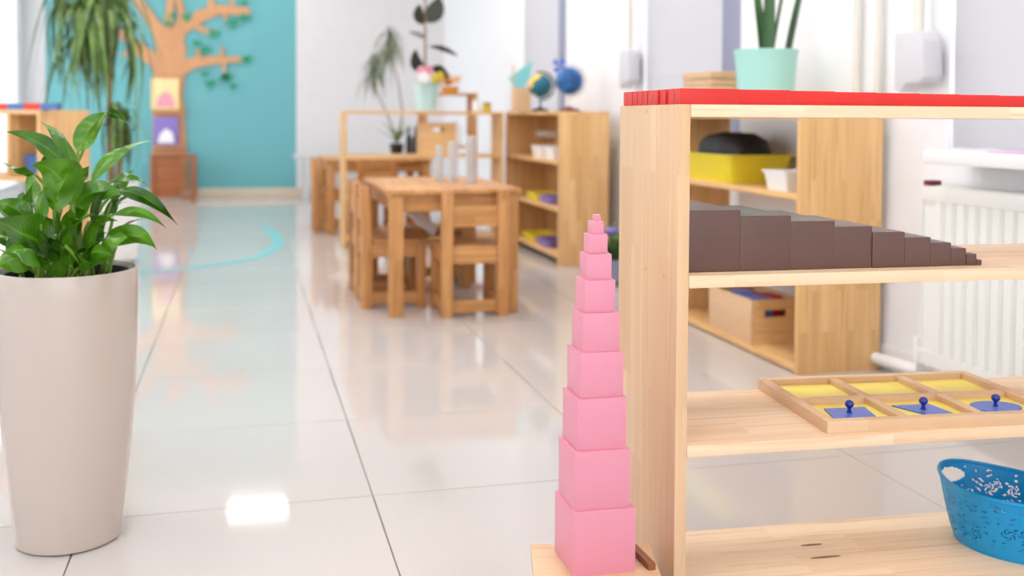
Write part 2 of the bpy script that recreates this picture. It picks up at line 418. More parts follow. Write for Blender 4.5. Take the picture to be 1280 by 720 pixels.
def low(a): return 0.12 if a > 7 else 0.7          # the far left opening is a glazed door
def wall_with_windows(name, x0, x1, wins, z0, z1):
    b = MB(); y = RY0; zz = z0
    for (a, c) in wins:
        z0 = low(a) if zz is None else zz
        b.box(x0, x1, y, a, 0, RZ); b.box(x0, x1, a, c, 0, z0); b.box(x0, x1, a, c, z1, RZ); y = c
    b.box(x0, x1, y, RY1, 0, RZ)
    return struct(obj(name, b, M['wall_lit'], smooth=False))  # side walls carry window light in their paint colour
wall_with_windows('wall_left', RX0 - .22, RX0, LEFT_WINDOWS, None, 2.6)
RIGHT_WINDOWS = [(1.63, 2.79), (4.19, 5.33), (6.75, 7.90)]
SILL = 0.758
wall_with_windows('wall_right', RX1, RX1 + .22, RIGHT_WINDOWS, SILL - 0.04, 2.6)
struct(obj('baseboard_right', MB().box(RX1 - 0.012, RX1, RY0, RY1 - 0.02, 0, 0.08), M['pvc'], bevel=0.003))

wn = 0
def window(side, a, b, z0, z1, blind):
    global wn; wn += 1
    x = RX0 - 0.035 if side < 0 else RX1 + 0.12
    fr = MB(); t = 0.06
    fr.box(x - .03, x + .03, a, a + t, z0, z1).box(x - .03, x + .03, b - t, b, z0, z1)
    fr.box(x - .03, x + .03, a + t, b - t, z0, z0 + t).box(x - .03, x + .03, a + t, b - t, z1 - t, z1)
    w = struct(obj(f'window_{wn}', fr, M['pvc'], bevel=0.004))
    if side < 0:
        obj('mullion', MB().box(x - .025, x + .025, (a + b) / 2 - .03, (a + b) / 2 + .03, z0 + t, z1 - t), M['pvc'], w, bevel=0.003)
    obj('pane', MB().box(x - .004, x + .004, a + t, b - t, z0 + t, z1 - t), M['glass'], w, smooth=False)
    if blind:
        obj('blind', MB().box(RX1 + .012, RX1 + .015, a + 0.195, b - .01, z0 + .004, z1 - .02), M['blind'], w, smooth=False)
        obj('blind_tube', MB().tube([(RX1 + .03, a + .05, z1 - .03), (RX1 + .03, b - .02, z1 - .03)], .022, 12), M['pvc'], w)
        # blue-grey casement stile showing beside the blind
        obj('casement_stile', MB().box(RX1 + .002, RX1 + .03, a + .004, a + .19, z0 + .01, z1 - .02), M['blueframe'], w, bevel=0.004)
    return w
for a, b in RIGHT_WINDOWS: window(1, a, b, SILL, 2.6, True)
for a, b in LEFT_WINDOWS: window(-1, a, b, low(a), 2.6, False)
wn += 1
b = MB(); y_ = RY0 - .09
b.box(na, na + .06, y_, y_ + .05, .12, 2.7).box(nb - .06, nb, y_, y_ + .05, .12, 2.7).box(na + .06, nb - .06, y_, y_ + .05, .12, .18).box(na + .06, nb - .06, y_, y_ + .05, 2.64, 2.7)
w_ = struct(obj(f'window_{wn}', b, M['pvc']))  # added window out of view, a source of front fill light
for xx in (-.65, .65): obj('mullion', MB().box(xx - .03, xx + .03, y_, y_ + .05, .18, 2.64), M['pvc'], w_)
obj('pane', MB().box(na + .06, nb - .06, y_ + .02, y_ + .026, .18, 2.64), M['glass'], w_, smooth=False)
tn = 0
for a, b in RIGHT_WINDOWS:
    tn += 1
    struct(obj(f'window_sill_{tn}', MB().box(RX1 - .17, RX1 + .10, a - .08, b - .11, SILL - .04, SILL), M['pvc'], bevel=0.006))

# ceiling lamps
def ceiling_lamp(x, y, label, sx=0.6, sy=0.5):
    t = thing('ceiling_lamp', label, 'ceiling lamp', (x, y, RZ), 0, 'square ceiling lamps')
    f = MB()
    for (a, b, c, d) in ((-sx / 2 - .02, sx / 2 + .02, -sy / 2 - .02, -sy / 2), (-sx / 2 - .02, sx / 2 + .02, sy / 2, sy / 2 + .02), (-sx / 2 - .02, -sx / 2, -sy / 2, sy / 2), (sx / 2, sx / 2 + .02, -sy / 2, sy / 2)):
        f.box(a, b, c, d, -.03, 0)
    obj('frame', f, M['pvc'], t)
    obj('diffuser', MB().box(-sx / 2, sx / 2, -sy / 2, sy / 2, -.02, -.012), M['lamp'], t, smooth=False)
ceiling_lamp(0.13, 10.3, 'ceiling lamp panel above the tree shelf, mirrored in the floor', .54, .38)
for y in (0.0, 2.6, 5.2, 7.4):
    for x in (-1.05, 1.05):
        ceiling_lamp(x, y, 'square ceiling lamp panel ' + {0.0: 'over the camera end of the room', 2.6: 'over the foreground shelf and lily', 5.2: 'over the near table', 7.4: 'over the rear table'}[y] + (', window blind side' if x > 0 else ', planter side'), 0.6, 0.6)

# teal line taped on the floor
pts = [at(px, 0) for px in ()]
def floor_at(px, y):
    d = F * H / (y - 147 - ROLL * (px - 640)); p = at(px, d); return Vector((p.x, p.y, 0))
ctrl = [floor_at(*q) for q in ((150, 343), (215, 338), (275, 331), (320, 322), (343, 310), (347, 299), (338, 289), (330, 284))]
def catmull(P, n=6):
    out = []
    for i in range(len(P) - 1):
        p0, p1, p2, p3 = P[max(i - 1, 0)], P[i], P[i + 1], P[min(i + 2, len(P) - 1)]
        for k in range(n):
            t = k / n
            out.append(0.5 * ((2 * p1) + (p2 - p0) * t + (2 * p0 - 5 * p1 + 4 * p2 - p3) * t * t + (3 * p1 - p0 - 3 * p2 + p3) * t ** 3))
    out.append(P[-1]); return out
cl = catmull(ctrl); b = MB(); L_, R_ = [], []
for i, p in enumerate(cl):
    d = (cl[min(i + 1, len(cl) - 1)] - cl[max(i - 1, 0)]); d = Vector((d.x, d.y, 0)).normalized(); nrm = Vector((-d.y, d.x, 0)) * 0.035
    L_.append(b.bm.verts.new(p + nrm + Vector((0, 0, .0012)))); R_.append(b.bm.verts.new(p - nrm + Vector((0, 0, .0012))))
for i in range(len(cl) - 1): b.bm.faces.new((L_[i], R_[i], R_[i + 1], L_[i + 1]))
tag(obj('floor_line', b, M['tape']), 'curved teal line laid on the white floor tiles', 'floor line')

# ------------------------------------------------------------------ shelf units
TH = 0.02
def shelf_unit(name, label, L, D, loc, rotz, wd, boards=(0.868, 0.598, 0.329, 0.062), back=False, group=None, cat='shelf'):
    t = thing(name, label, cat, loc, rotz, group)
    top = boards[0]
    for x in (0, L - TH):
        obj('side_panel', MB().box(x, x + TH, 0, D, 0, top), WD[wd + 'ZY'], t, bevel=0.0018)
    for z in boards:
        obj('shelf_board', MB().box(TH, L - TH, 0, D, z - TH, z), WD[('pale' if wd == 'pine' else wd) + 'XY'], t, bevel=0.0018)  # pine boards take the palette with light painted in
    if back:
        obj('back_panel', MB().box(TH, L - TH, D - .012, D - .001, boards[-1], top - TH), WD[wd + 'ZX'], t)
    # dowel plugs on the outside of the end panels
    for x, s in ((0, -1), (L, 1)):
        for z in boards:
            for yy in (D * 0.2, D * 0.5, D * 0.8):
                obj('dowel_plug', MB().lathe([(0.004, -0.0006), (0.004, 0.0006)], 8), WD['honeyZY'], t, loc=(x, yy, z - TH / 2)).rotation_euler = (0, PI / 2, 0)
    return t

SH_D = 0.305
A_S = R(-3.0)
c0 = at(640 + 0.26 / 1.625 * F, 1.625)
shelf_o = Vector((c0.x, c0.y, 0)); SM = Matrix.Translation(shelf_o) @ Matrix.Rotation(A_S, 4, 'Z')
def on_shelf(x, y, z): return SM @ Vector((x, y, z))
shelf_unit('open_shelf', 'open pine shelf in the foreground holding red rods and brown blocks', 1.32, SH_D, shelf_o, A_S, 'pine')

os_ = [o for o in COL.objects if o.name == 'open_shelf'][0]
for (px, y, d, w) in ((1022, 687, 1.893, .022), (1040, 702, 1.84, .030)):
    q = SM.inverted() @ at(px, d, z=.062); k = [(q.x + w * math.cos(a), q.y + .0035 * math.sin(a)) for a in [2 * PI * j / 14 for j in range(14)]]
    obj('wood_knot', MB().prism(k, .0615, .0624), M['brownwood'], os_, smooth=False)
# red rods on its top: shortest in front
ends = (0.002, 0.027, 0.068, 0.1035, 0.1292, 0.158, 0.1838, 0.213, 0.2388, 0.2646)
order = ['shortest red rod, at the front of the shelf top', 'second shortest red rod, just behind the front one', 'third shortest red rod, after the wide gap', 'fourth red rod from the front', 'fifth red rod from the front', 'sixth red rod from the front', 'seventh red rod from the front', 'third red rod from the back', 'second longest red rod, next to the back one', 'longest red rod, at the back of the shelf top']
for i, y in enumerate(ends):
    o = obj('red_rod', MB().box(0, 0.1 * (i + 1), 0, 0.025, 0, 0.025), M['red'], None, bevel=0.0012, loc=on_shelf(0.001 + random.uniform(0, .0015), y, 0.868), rotz=A_S)
    tag(o, order[i], 'rod', 'red rods on the shelf top')

# brown stair
x = TH + 0.001
onm = ['tallest brown block, against the side panel', 'second tallest brown block', 'third tallest brown block', 'fourth tallest brown block', 'fifth tallest brown block', 'fifth smallest brown block', 'fourth smallest brown block', 'third smallest brown block', 'second smallest brown block at the right end', 'smallest brown block, last at the right end']
for i in range(10):
    s = 0.1 - 0.01 * i
    o = obj('brown_block', MB().box(0, s - 0.0006, 0, 0.2, 0, s), M['brown'], None, bevel=0.0022, seg=3, loc=on_shelf(x, 0.034 + random.uniform(-.0015, .0015), 0.598), rotz=A_S)
    tag(o, onm[i] + ' of the row on the middle shelf', 'block', 'brown blocks on the middle shelf'); x += s * 0.985

# pink tower on its stand
tc = at(746, 1.625)
Z0 = H - (643 - 147 - .5) / F * 1.575 - 0.1
st = thing('tower_stand', 'low pale wooden stand carrying the pink tower', 'stand', (at(733, 1.60).x, at(733, 1.60).y, 0), -YAW + R(1.0))
obj('top_board', MB().box(-.078, .118, -.12, .093, Z0 - .02, Z0), WD['pineXY'], st, bevel=0.002)
for xx in (-.07, .09):
    obj('side_board', MB().box(xx, xx + .018, -.11, .085, 0, Z0 - .02), WD['pineZY'], st, bevel=0.0015)
obj('cross_board', MB().box(-.052, .09, -.02, -.002, .03, Z0 - .02), WD['pineXZ'], st, bevel=0.0015)
z = Z0
tn_ = ['largest pink cube at the foot of the tower', 'second largest pink cube, on the lowest one', 'third pink cube up from the foot of the tower', 'fourth pink cube up from the foot of the tower', 'fifth pink cube up from the foot of the tower', 'fifth pink cube down from the tip of the tower', 'fourth pink cube down from the tip of the tower', 'third pink cube down from the tip of the tower', 'second smallest pink cube, under the tip', 'smallest pink cube at the very tip of the tower']
for i in range(10):
    s = 0.1 - 0.01 * i
    o = obj('pink_cube', MB().box(-s / 2, s / 2, -s / 2, s / 2, 0, s), M['pink'], None, bevel=0.0013 if i < 8 else 0.0008,
            loc=(tc.x + random.uniform(-.0012, .0012), tc.y + random.uniform(-.0012, .0012), z), rotz=R(-0.5 + random.uniform(-1.2, 1.2)))
    tag(o, tn_[i], 'cube', 'pink cubes of the tower'); z += s
p = at(806, 1.635)
tag(obj('wooden_stick', MB().box(-.006, .006, -.045, .03, 0, .011), M['brownwood'], None, bevel=0.001, loc=(p.x, p.y, Z0), rotz=R(2)), 'small brown wooden stick lying beside the pink tower', 'stick')

# ------------------------------------------------------------------ inset tray on the third board
tp = at(1040, 1.694); TR = -YAW + R(9.5)
tr = thing('inset_tray', 'wooden tray of six yellow cells with blue inset shapes', 'tray', (tp.x, tp.y, 0.329), TR)
TL, TD, FW = 0.435, 0.292, 0.018
obj('base_board', MB().box(.004, TL - .004, .004, TD - .004, 0, .005), WD['pineXY'], tr)
for nm, (a, b_, c, d) in (('rail', (0, TL, 0, FW)), ('rail', (0, TL, TD - FW, TD)), ('rail', (0, FW, FW, TD - FW)), ('rail', (TL - FW, TL, FW, TD - FW))):
    obj(nm, MB().box(a, b_, c, d, 0, .02), WD['pineXY' if b_ - a > d - c else 'pineYX'], tr, bevel=0.0012)
cw = (TL - 4 * FW) / 3; cd = (TD - 3 * FW) / 2
obj('divider', MB().box(FW, TL - FW, FW + cd, 2 * FW + cd, .004, .0185), WD['pineXY'], tr, bevel=0.001)
for k in (1, 2):
    for r_ in (0, 1):
        obj('divider', MB().box(k * (cw + FW), k * (cw + FW) + FW, FW + r_ * (cd + FW), FW + cd + r_ * (cd + FW), .004, .0185), WD['pineYX'], tr, bevel=0.001)
shapes = [[(-.042, -.034), (.034, -.034), (.044, .03), (-.032, .03)], [(-.006, -.04), (.04, -.036), (.03, .03), (-.042, .032)], None]
shapes[2] = [(.046 * math.cos(2 * PI * k / 28), .034 * math.sin(2 * PI * k / 28)) for k in range(28)]
for r_ in (0, 1):
    for k in range(3):
        x0, y0 = FW + k * (cw + FW), FW + r_ * (cd + FW)
        obj('yellow_card', MB().box(x0, x0 + cw, y0, y0 + cd, .005, .008), M['yellow'], tr, smooth=False)
        if r_ == 0:
            cx, cy_ = x0 + cw / 2, y0 + cd / 2
            s_ = obj('blue_inset', MB().prism([(cx + a, cy_ + b_) for a, b_ in shapes[k]], .0082, .0105), M['inset'], tr, smooth=False)
            obj('knob', MB().lathe([(.0055, .0), (.0035, .002), (.003, .008), (.0045, .009), (.0072, .012), (.0078, .0155), (.006, .0195), (.002, .0215)], 16, c=(cx, cy_, .0105)), M['knob'], s_)

# ------------------------------------------------------------------ blue basket on the bottom board
bp_ = on_shelf(0.70, 0.13, 0.062)
bk = thing('plastic_basket', 'blue oval plastic basket with openwork walls and oval handles', 'basket', bp_, A_S - R(62))
def basket():
    b = MB(); NU, NV = 280, 56; a0, b0, a1, b1, hh = .098, .072, .128, .096, .108
    fl_c = []
    rnd = random.Random(3)
    for k in range(64): fl_c.append((rnd.uniform(0, 2 * PI), rnd.uniform(.16, .80), rnd.uniform(.05, .10)))
    V = []
    for j in range(NV + 1):
        v = j / NV; row = []
        for i in range(NU):
            th = 2 * PI * i / NU
            k = v ** 0.8
            a, c = a0 + (a1 - a0) * k, b0 + (b1 - b0) * k
            rim = hh * v + 0.012 * (v ** 2) * abs(math.cos(th)) ** 3
            row.append(b.bm.verts.new((a * math.cos(th), c * math.sin(th), 0.004 + rim)))
        V.append(row)
    def hole(th, v):
        for s in (0, PI):
            dt = (th - s + PI) % (2 * PI) - PI
            if (dt / .50) ** 2 + ((v - .80) / .12) ** 2 < 1: return True
            if (dt / .62) ** 2 + ((v - .80) / .17) ** 2 < 1: return False
        if v > .92 or v < .10: return False
        for (t0, v0, r0) in fl_c:
            dt = ((th - t0 + PI) % (2 * PI) - PI) * 0.95; dv = (v - v0)
            q = math.hypot(dt, dv)
            if q < r0 * 1.25:
                an = math.atan2(dv, dt)
                if q < r0 * .22: return False
                pet = 0.5 + 0.5 * math.cos(5 * an + 9 * q / r0)
                return pet > 0.62 and r0 * .30 < q < r0 * 1.08
        return math.sin(th * 23 + 3 * math.sin(v * 14)) * math.sin(v * 34 + 2 * math.sin(th * 9)) > 0.80
    for j in range(NV):
        for i in range(NU):
            if not hole(2 * PI * (i + .5) / NU, (j + .5) / NV):
                b.bm.faces.new((V[j][i], V[j][(i + 1) % NU], V[j + 1][(i + 1) % NU], V[j + 1][i]))
    loose = [v for v in b.bm.verts if not v.link_faces]
    bmesh.ops.delete(b.bm, geom=loose, context='VERTS')
    return b
bo = obj('wall_shell', basket(), M['basket'], bk)
so = bo.modifiers.new('Solidify', 'SOLIDIFY'); so.thickness = 0.0022; so.offset = 0
obj('bottom', MB().lathe([(.0985, 0), (.100, .003), (.0975, .006)], 64, 1.0, .735), M['basket'], bk)
rimpts = []
for i in range(97):
    th = 2 * PI * i / 96; rimpts.append((.128 * math.cos(th), .096 * math.sin(th), .004 + .108 + .012 * abs(math.cos(th)) ** 3))
obj('rim', MB().tube(rimpts, .0036, 8, caps=False), M['basket'], bk)

# ------------------------------------------------------------------ side cabinet by the radiator
cab = (1.772, 4.22)
CL = 1.15
shelf_unit('wall_shelf', 'honey pine shelf along the window wall behind the foreground shelf', CL, 0.31, (cab[0], cab[1], 0), -PI / 2, 'honey', boards=(0.868, 0.598, 0.329, 0.026))
def on_cab(along, inn, z): return Vector((cab[0] + inn, cab[1] - along, z))     # along from far end toward camera

def tub(w, d, h, flare, lip, wall=.003, n=5):
    """open rectangular tub with flared walls and a rim; bottom centre at origin"""
    b = MB()
    def ring(hw, hd, z, r):
        out = []
        for (sx, sy, a0) in ((1, 1, 0), (-1, 1, PI / 2), (-1, -1, PI), (1, -1, 3 * PI / 2)):
            for k in range(n):
                a = a0 + PI / 2 * k / (n - 1); out.append(b.bm.verts.new((sx * (hw - r) + r * math.cos(a), sy * (hd - r) + r * math.sin(a), z)))
        return out
    r = min(w, d) * .12
    rs = [ring(w / 2, d / 2, 0, r), ring(w / 2 + flare, d / 2 + flare, h - .006, r), ring(w / 2 + flare + lip, d / 2 + flare + lip, h - .006, r), ring(w / 2 + flare + lip, d / 2 + flare + lip, h, r),
          ring(w / 2 + flare - wall, d / 2 + flare - wall, h, r), ring(w / 2 - wall, d / 2 - wall, .004, r)]
    b.bm.faces.new(rs[0][::-1])
    for A, B in zip(rs, rs[1:]):
        for i in range(len(A)): b.bm.faces.new((A[i], A[(i + 1) % len(A)], B[(i + 1) % len(B)], B[i]))
    b.bm.faces.new(rs[-1])
    return b
# yellow tub
q = on_cab(.36, .155, .598)
tag(obj('yellow_tub', tub(.25, .42, .11, .018, .010), M['tray'], None, loc=q), 'yellow plastic tub on the upper board of the wall shelf', 'tub')
# black bag lying in it
b = MB(); rings = []
for i in range(13):
    t = i / 12; yy = -.18 + .36 * t
    hh = .185 * (math.sin(PI * min(1, t * .94 + .03)) ** .16); ww = .118 * (math.sin(PI * min(1, t * .9 + .05)) ** .3)
    sq = lambda c: math.copysign(abs(c) ** .55, c)
    rings.append([b.bm.verts.new((ww * sq(math.cos(2 * PI * k / 18)) * (1 + .05 * math.sin(i * 2.1 + k)), yy, .02 + hh * .5 + hh * .5 * sq(math.sin(2 * PI * k / 18)) * (1 + .05 * math.sin(i * 1.7 + k * 2)))) for k in range(18)])
for A, B in zip(rings, rings[1:]):
    for i in range(18): b.bm.faces.new((A[i], A[(i + 1) % 18], B[(i + 1) % 18], B[i]))
b.bm.faces.new(rings[0][::-1]); b.bm.faces.new(rings[-1])
tag(obj('black_bag', b, M['bag'], None, loc=q + Vector((0, .0, -.012))), 'soft black bag lying in the yellow tub', 'bag')
q = on_cab(.95, .075, .598)
tag(obj('white_tub', tub(.10, .13, .07, .012, .006), M['white'], None, loc=q), 'small white plastic tub beside the yellow tub on the wall shelf', 'tub')
# wooden box with hand hole and bricks, on the bottom board
q = on_cab(.63, .11, .026)
bx = thing('toy_box', 'open wooden toy box with a hand slot on the bottom shelf', 'box', q, 0)
w, d, h, t_ = .20, .35, .162, .012
obj('side', MB().box(-w / 2, -w / 2 + t_, -d / 2, d / 2, 0, h), WD['pineXZ'], bx, bevel=.001)
obj('side', MB().box(w / 2 - t_, w / 2, -d / 2, d / 2, 0, h), WD['pineXZ'], bx, bevel=.001)
def slotted(x0, x1, y0, y1, z0, z1, sx0, sx1, sz0, sz1):
    b = MB(); b.box(x0, x1, y0, y1, z0, sz0); b.box(x0, x1, y0, y1, sz1, z1); b.box(x0, sx0, y0, y1, sz0, sz1); b.box(sx1, x1, y0, y1, sz0, sz1); return b
obj('end_board', slotted(-w / 2 + t_, w / 2 - t_, -d / 2, -d / 2 + t_, 0, h, -.045, .045, .098, .124), WD['honeyXZ'], bx)
obj('end_board', slotted(-w / 2 + t_, w / 2 - t_, d / 2 - t_, d / 2, 0, h, -.045, .045, .098, .124), WD['honeyXZ'], bx)
obj('bottom', MB().box(-w / 2 + t_, w / 2 - t_, -d / 2 + t_, d / 2 - t_, 0, .01), WD['honeyYX'], bx)
for i, (dx, dy, mm, lb) in enumerate(((-.035, -.09, 'inset', 'blue toy brick lying in the wooden toy box, front one'), (.03, -.05, 'red', 'red toy brick lying in the wooden toy box'), (-.02, .03, 'inset', 'blue toy brick behind the others in the toy box'))):
    tag(obj('toy_brick', MB().box(-.04, .04, -.05, .05, 0, .15), M[mm], None, bevel=.003, loc=q + Vector((dx * .9, dy, .0105)), rotz=0), lb, 'toy brick', 'toy bricks in the wooden box')

# mint pot with sword leaves on top of the wall shelf
def potted(name, label, loc, r0, r1, h, mat, group=None):
    t = thing(name, label, 'potted plant', loc, 0, group)
    obj('pot', MB().lathe([(r0, 0), (r0 + (r1 - r0) * .9, h * .9), (r1, h * .9), (r1 * 1.02, h), (r1 * .95, h), (r1 * .9, h * .86), (r0 * .9, .01)], 40, cap1=True), mat, t)
    obj('soil', MB().lathe([(r1 * .90, h * .84), (r1 * .5, h * .87), (.002, h * .88)], 24), M['soil'], t)
    return t
pp = at(956, 3.9); PZ = .868
pt = potted('potted_plant', 'mint green pot with upright sword leaves on the wall shelf', (pp.x, pp.y, PZ), .098, .117, .236, M['mint'])
def local(pt_, v): return Vector(v) - Vector(pt_.location)
for (px0, y0, px1, y1, wd_, dd) in ((959, 62, 960, -60, .046, 0), (954, 62, 936, -50, .032, .03), (966, 62, 986, -55, .014, .02), (990, 62, 1008, -48, .026, -.02)):
    a, c = local(pt, at(px0, 3.9 + dd, y0 + 8)), local(pt, at(px1, 3.9 + dd * 1.5, y1))
    a.x *= .7
    m_ = (a + c) / 2 + Vector((0, 0, .05))
    obj('leaf', MB().blade(bez(a, m_, c, 10), wd_, (CY, -SY, 0), prof=lambda t: (1 - t ** 3) * .95 + .05, fold=.25), M['snake'], pt)
# stack of wooden trays
q = at(893, 4.30)
for i, (zz, lab) in enumerate(((.868, 'bottom'), (.925, 'middle'), (.982, 'top'))):
    o = obj('wooden_case', MB().box(-.085, .085, -.12, .12, 0, .024).box(-.088, .088, -.123, .123, .027, .055), WD['pineYX'], None, bevel=.002, loc=(q.x, q.y, zz), rotz=R(-3 + 3 * i))
    tag(o, f'flat wooden case with lid, {lab} of the stack behind the mint pot', 'case', 'wooden cases stacked on the wall shelf')

# ------------------------------------------------------------------ radiator, pipes, wall fixtures
rd = thing('radiator', 'white ribbed panel radiator under the window sill', 'radiator', (0, 0, 0))
RXf, ra, rb = 2.02, 1.45, 2.775
b = MB(); prof = []
n = int((rb - ra - .04) / .05)
y = ra; pr = [(ra, RXf + .012)]
for k in range(n):
    ya = ra + .03 + k * .05
    pr += [(ya, RXf + .012), (ya + .006, RXf), (ya + .030, RXf), (ya + .036, RXf + .012)]
pr.append((rb, RXf + .012)); pr += [(rb, RXf + .02), (ra, RXf + .02)]
A = [b.bm.verts.new((xx, yy, .14)) for yy, xx in pr]; B = [b.bm.verts.new((xx, yy, .60)) for yy, xx in pr]
for i in range(len(pr)): b.bm.faces.new((A[i], A[(i + 1) % len(pr)], B[(i + 1) % len(pr)], B[i]))
b.bm.faces.new(A[::-1]); b.bm.faces.new(B)
obj('ribbed_panel', b, M['rad'], rd, smooth=False)
obj('top_band', MB().box(RXf + .004, RXf + .02, ra, rb, .60, .645), M['rad'], rd, bevel=.003)
obj('bottom_band', MB().box(RXf + .004, RXf + .02, ra, rb, .095, .14), M['rad'], rd, bevel=.003)
obj('top_grille', MB().box(RXf + .02, RX1 - .02, ra, rb, .625, .648), M['rad'], rd, bevel=.002)
obj('end_cover', MB().box(RXf + .004, RX1 - .02, rb, rb + .004, .095, .648), M['rad'], rd)
obj('end_cover', MB().box(RXf + .004, RX1 - .02, ra - .004, ra, .095, .648), M['rad'], rd)
obj('wall_bracket', MB().box(RX1 - .02, RX1, rb - .25, rb - .21, .15, .6).box(RX1 - .02, RX1, ra + .2, ra + .24, .15, .6), M['rad'], rd)
obj('valve', MB().tube([(RXf + .03, rb + .004, .13), (RXf + .03, rb + .05, .13)], .012, 12).tube([(RXf + .03, rb + .045, .09), (RXf + .03, rb + .045, .17)], .016, 12), M['white'], rd)
obj('bleed_cap', MB().box(RXf + .005, RXf + .045, rb - .035, rb, .648, .662), M['darkred'], rd, bevel=.003)
for i, (px, lab) in enumerate(((1068, 'left'), (1095, 'right'))):
    u = (px - 640) / F; d = (RX1 - .03) / (CY * u + SY); p = at(px, d)
    tag(obj('riser_pipe', MB().tube([(RX1 - .025, p.y, 0.0), (RX1 - .025, p.y, RZ)], .013, 12), M['beige'], None), f'thin pale heating pipe on the white wall, {lab} of the pair', 'pipe', 'heating pipes on the window wall')
tag(obj('floor_pipe', MB().tube([(RX1 - .06, rb + .045, .06), (RX1 - .06, rb + .2, .05), (RX1 - .05, rb + .32, .04)], .02, 12), M['white'], None), 'short white pipe low on the wall beside the radiator', 'pipe')
for (px, y0, y1, lab) in ((1146, 40, 104, 'near'), (786, 62, 104, 'far')):
    u = (px - 640) / F; d = (RX1 - .06) / (CY * u + SY); p = at(px, d)
    zt, zb = at(px, d, y0).z, at(px, d, y1).z
    t = thing('wall_lamp', f'pale grey rounded wall lamp on a stem, beside the {lab} blind', 'wall lamp', (RX1 - .06, p.y, 0), 0, 'wall lamps on the window wall')
    hw = .075
    obj('shade', MB().prism([(-hw, zb + .02), (-hw * .7, zb), (hw * .2, zb), (hw * .6, zb - .03), (hw, zb - .02), (hw, zt), (-hw * .5, zt), (-hw * .9, zt - .03)][::-1], -.035, .035, 'X'), M['gray'], t, bevel=.008)
    obj('stem', MB().tube([(0, 0, zt), (0, 0, zt + .3), (.045, 0, zt + .36)], .017, 12), M['beige'], t)
    obj('wall_plate', MB().box(.035, .06, -.03, .03, zt + .31, zt + .41).box(.03, .06, hw * .4, hw, zb, zt), M['pvc'], t, bevel=.003)
p = Vector((RX1 - .09, 2.34, SILL))
tag(obj('pink_paper', MB().prism([(-.07, -.22), (.08, -.2), (.07, -.02), (-.05, .10)], .0005, .003), M['paperpink'], None, loc=p), 'pink paper lying on the white window sill', 'paper')

# ------------------------------------------------------------------ globe cabinet and room divider
gcab = (1.738, 6.90)
shelf_unit('globe_shelf', 'honey pine shelf with two globes on top', 1.25, 0.30, (gcab[0], gcab[1], 0), -PI / 2, 'honey', boards=(0.885, 0.598, 0.329, 0.062), back=True)
def on_g(along, inn, z): return Vector((gcab[0] + inn, gcab[1] - along, z))
for (al, lab) in ((.62, 'farther'), (.90, 'nearer')):
    tag(obj('white_box', tub(.13, .17, .075, .01, .005), M['white'], None, loc=on_g(al, .11, .598)), f'white plastic box on the globe shelf, the {lab} of two', 'box', 'white boxes on the globe shelf')
for (al, zz, lab, mt) in ((.55, .329, 'yellow toy tray on the third board of the globe shelf', 'tray'), (.86, .329, 'purple toy tray on the third board of the globe shelf', 'purple'), (.45, .062, 'yellow toy tray on the bottom board of the globe shelf', 'tray'), (.8, .062, 'purple toy tray on the bottom board of the globe shelf', 'purple')):
    tag(obj('toy_tray', tub(.16, .22, .045, .01, .005), M[mt], None, loc=on_g(al, .115, zz)), lab, 'tray', 'toy trays on the globe shelf')

GT = .885
def globe(px, d, yc, r, mat, base, label, ring):
    p = at(px, d, yc)
    t = thing('desk_globe', label, 'globe', (p.x, p.y, GT), 0, 'globes on the shelf')
    zc = p.z - GT
    obj('ball', MB().sphere((0, 0, zc), r, 24, 16), mat, t)
    obj('base', MB().lathe([(r * .75, 0), (r * .78, .012), (r * .3, .022), (.008, .03)], 24), base, t)
    pts = [((r + .012) * math.cos(a) * .94, -(r + .012) * math.cos(a) * .35, zc + (r + .012) * math.sin(a)) for a in [R(-95 + 200 * k / 20) for k in range(21)]]
    obj('meridian_arm', MB().tube(pts, .006, 8), ring, t)
    obj('post', MB().tube([(0, 0, .025), (0, 0, max(.03, zc - r - .005))], .006, 8), ring, t)
    return t
globe(675, 6.42, 107, .074, M['globe1'], M['black'], 'small globe with yellow land and teal sea', M['black'])
g2 = globe(711, 6.15, 101, .082, M['globe2'], M['darkred'], 'larger deep blue globe on a dark red base', M['gray'])
# block, pennant
p = at(651, 6.6)
tag(obj('wooden_block', MB().box(-.05, .05, -.04, .04, 0, .15), WD['pineZX'], None, bevel=.004, loc=(p.x, p.y, GT), rotz=R(8)), 'upright pale wooden block beside the small globe', 'block')
fg = thing('paper_flag', 'teal paper pennant on a stick behind the globes', 'flag', (at(641, 6.7).x, at(641, 6.7).y, GT))
obj('stick', MB().tube([(0, 0, .012), (0.0, 0, .30)], .005, 8), WD['pineZX'], fg)
obj('foot', MB().lathe([(.03, 0), (.03, .012)], 16), WD['pineXY'], fg)
obj('pennant', MB().prism([(-.03, .22), (.13, .33), (.11, .22), (.03, .10)], -.002, .002, 'Y'), M['paperteal'], fg)
p = at(698, 6.45, 82)
pw = thing('pinwheel', 'small blue paper pinwheel on a stick between the globes', 'pinwheel', (p.x, p.y, GT))
ph = p.z - GT
obj('stick', MB().tube([(0, 0, .01), (0, 0, ph)], .004, 8), M['gray'], pw)
obj('foot', MB().lathe([(.025, 0), (.025, .012)], 16), M['gray'], pw)
for k in range(4):
    a = k * PI / 2 + .5
    obj('vane', MB().prism([(0, ph), (.055 * math.cos(a), ph + .055 * math.sin(a)), (.05 * math.cos(a + .9), ph + .05 * math.sin(a + .9))], -.010 - .001 * k, -.008 - .001 * k, 'Y'), M['inset'], pw, smooth=False)


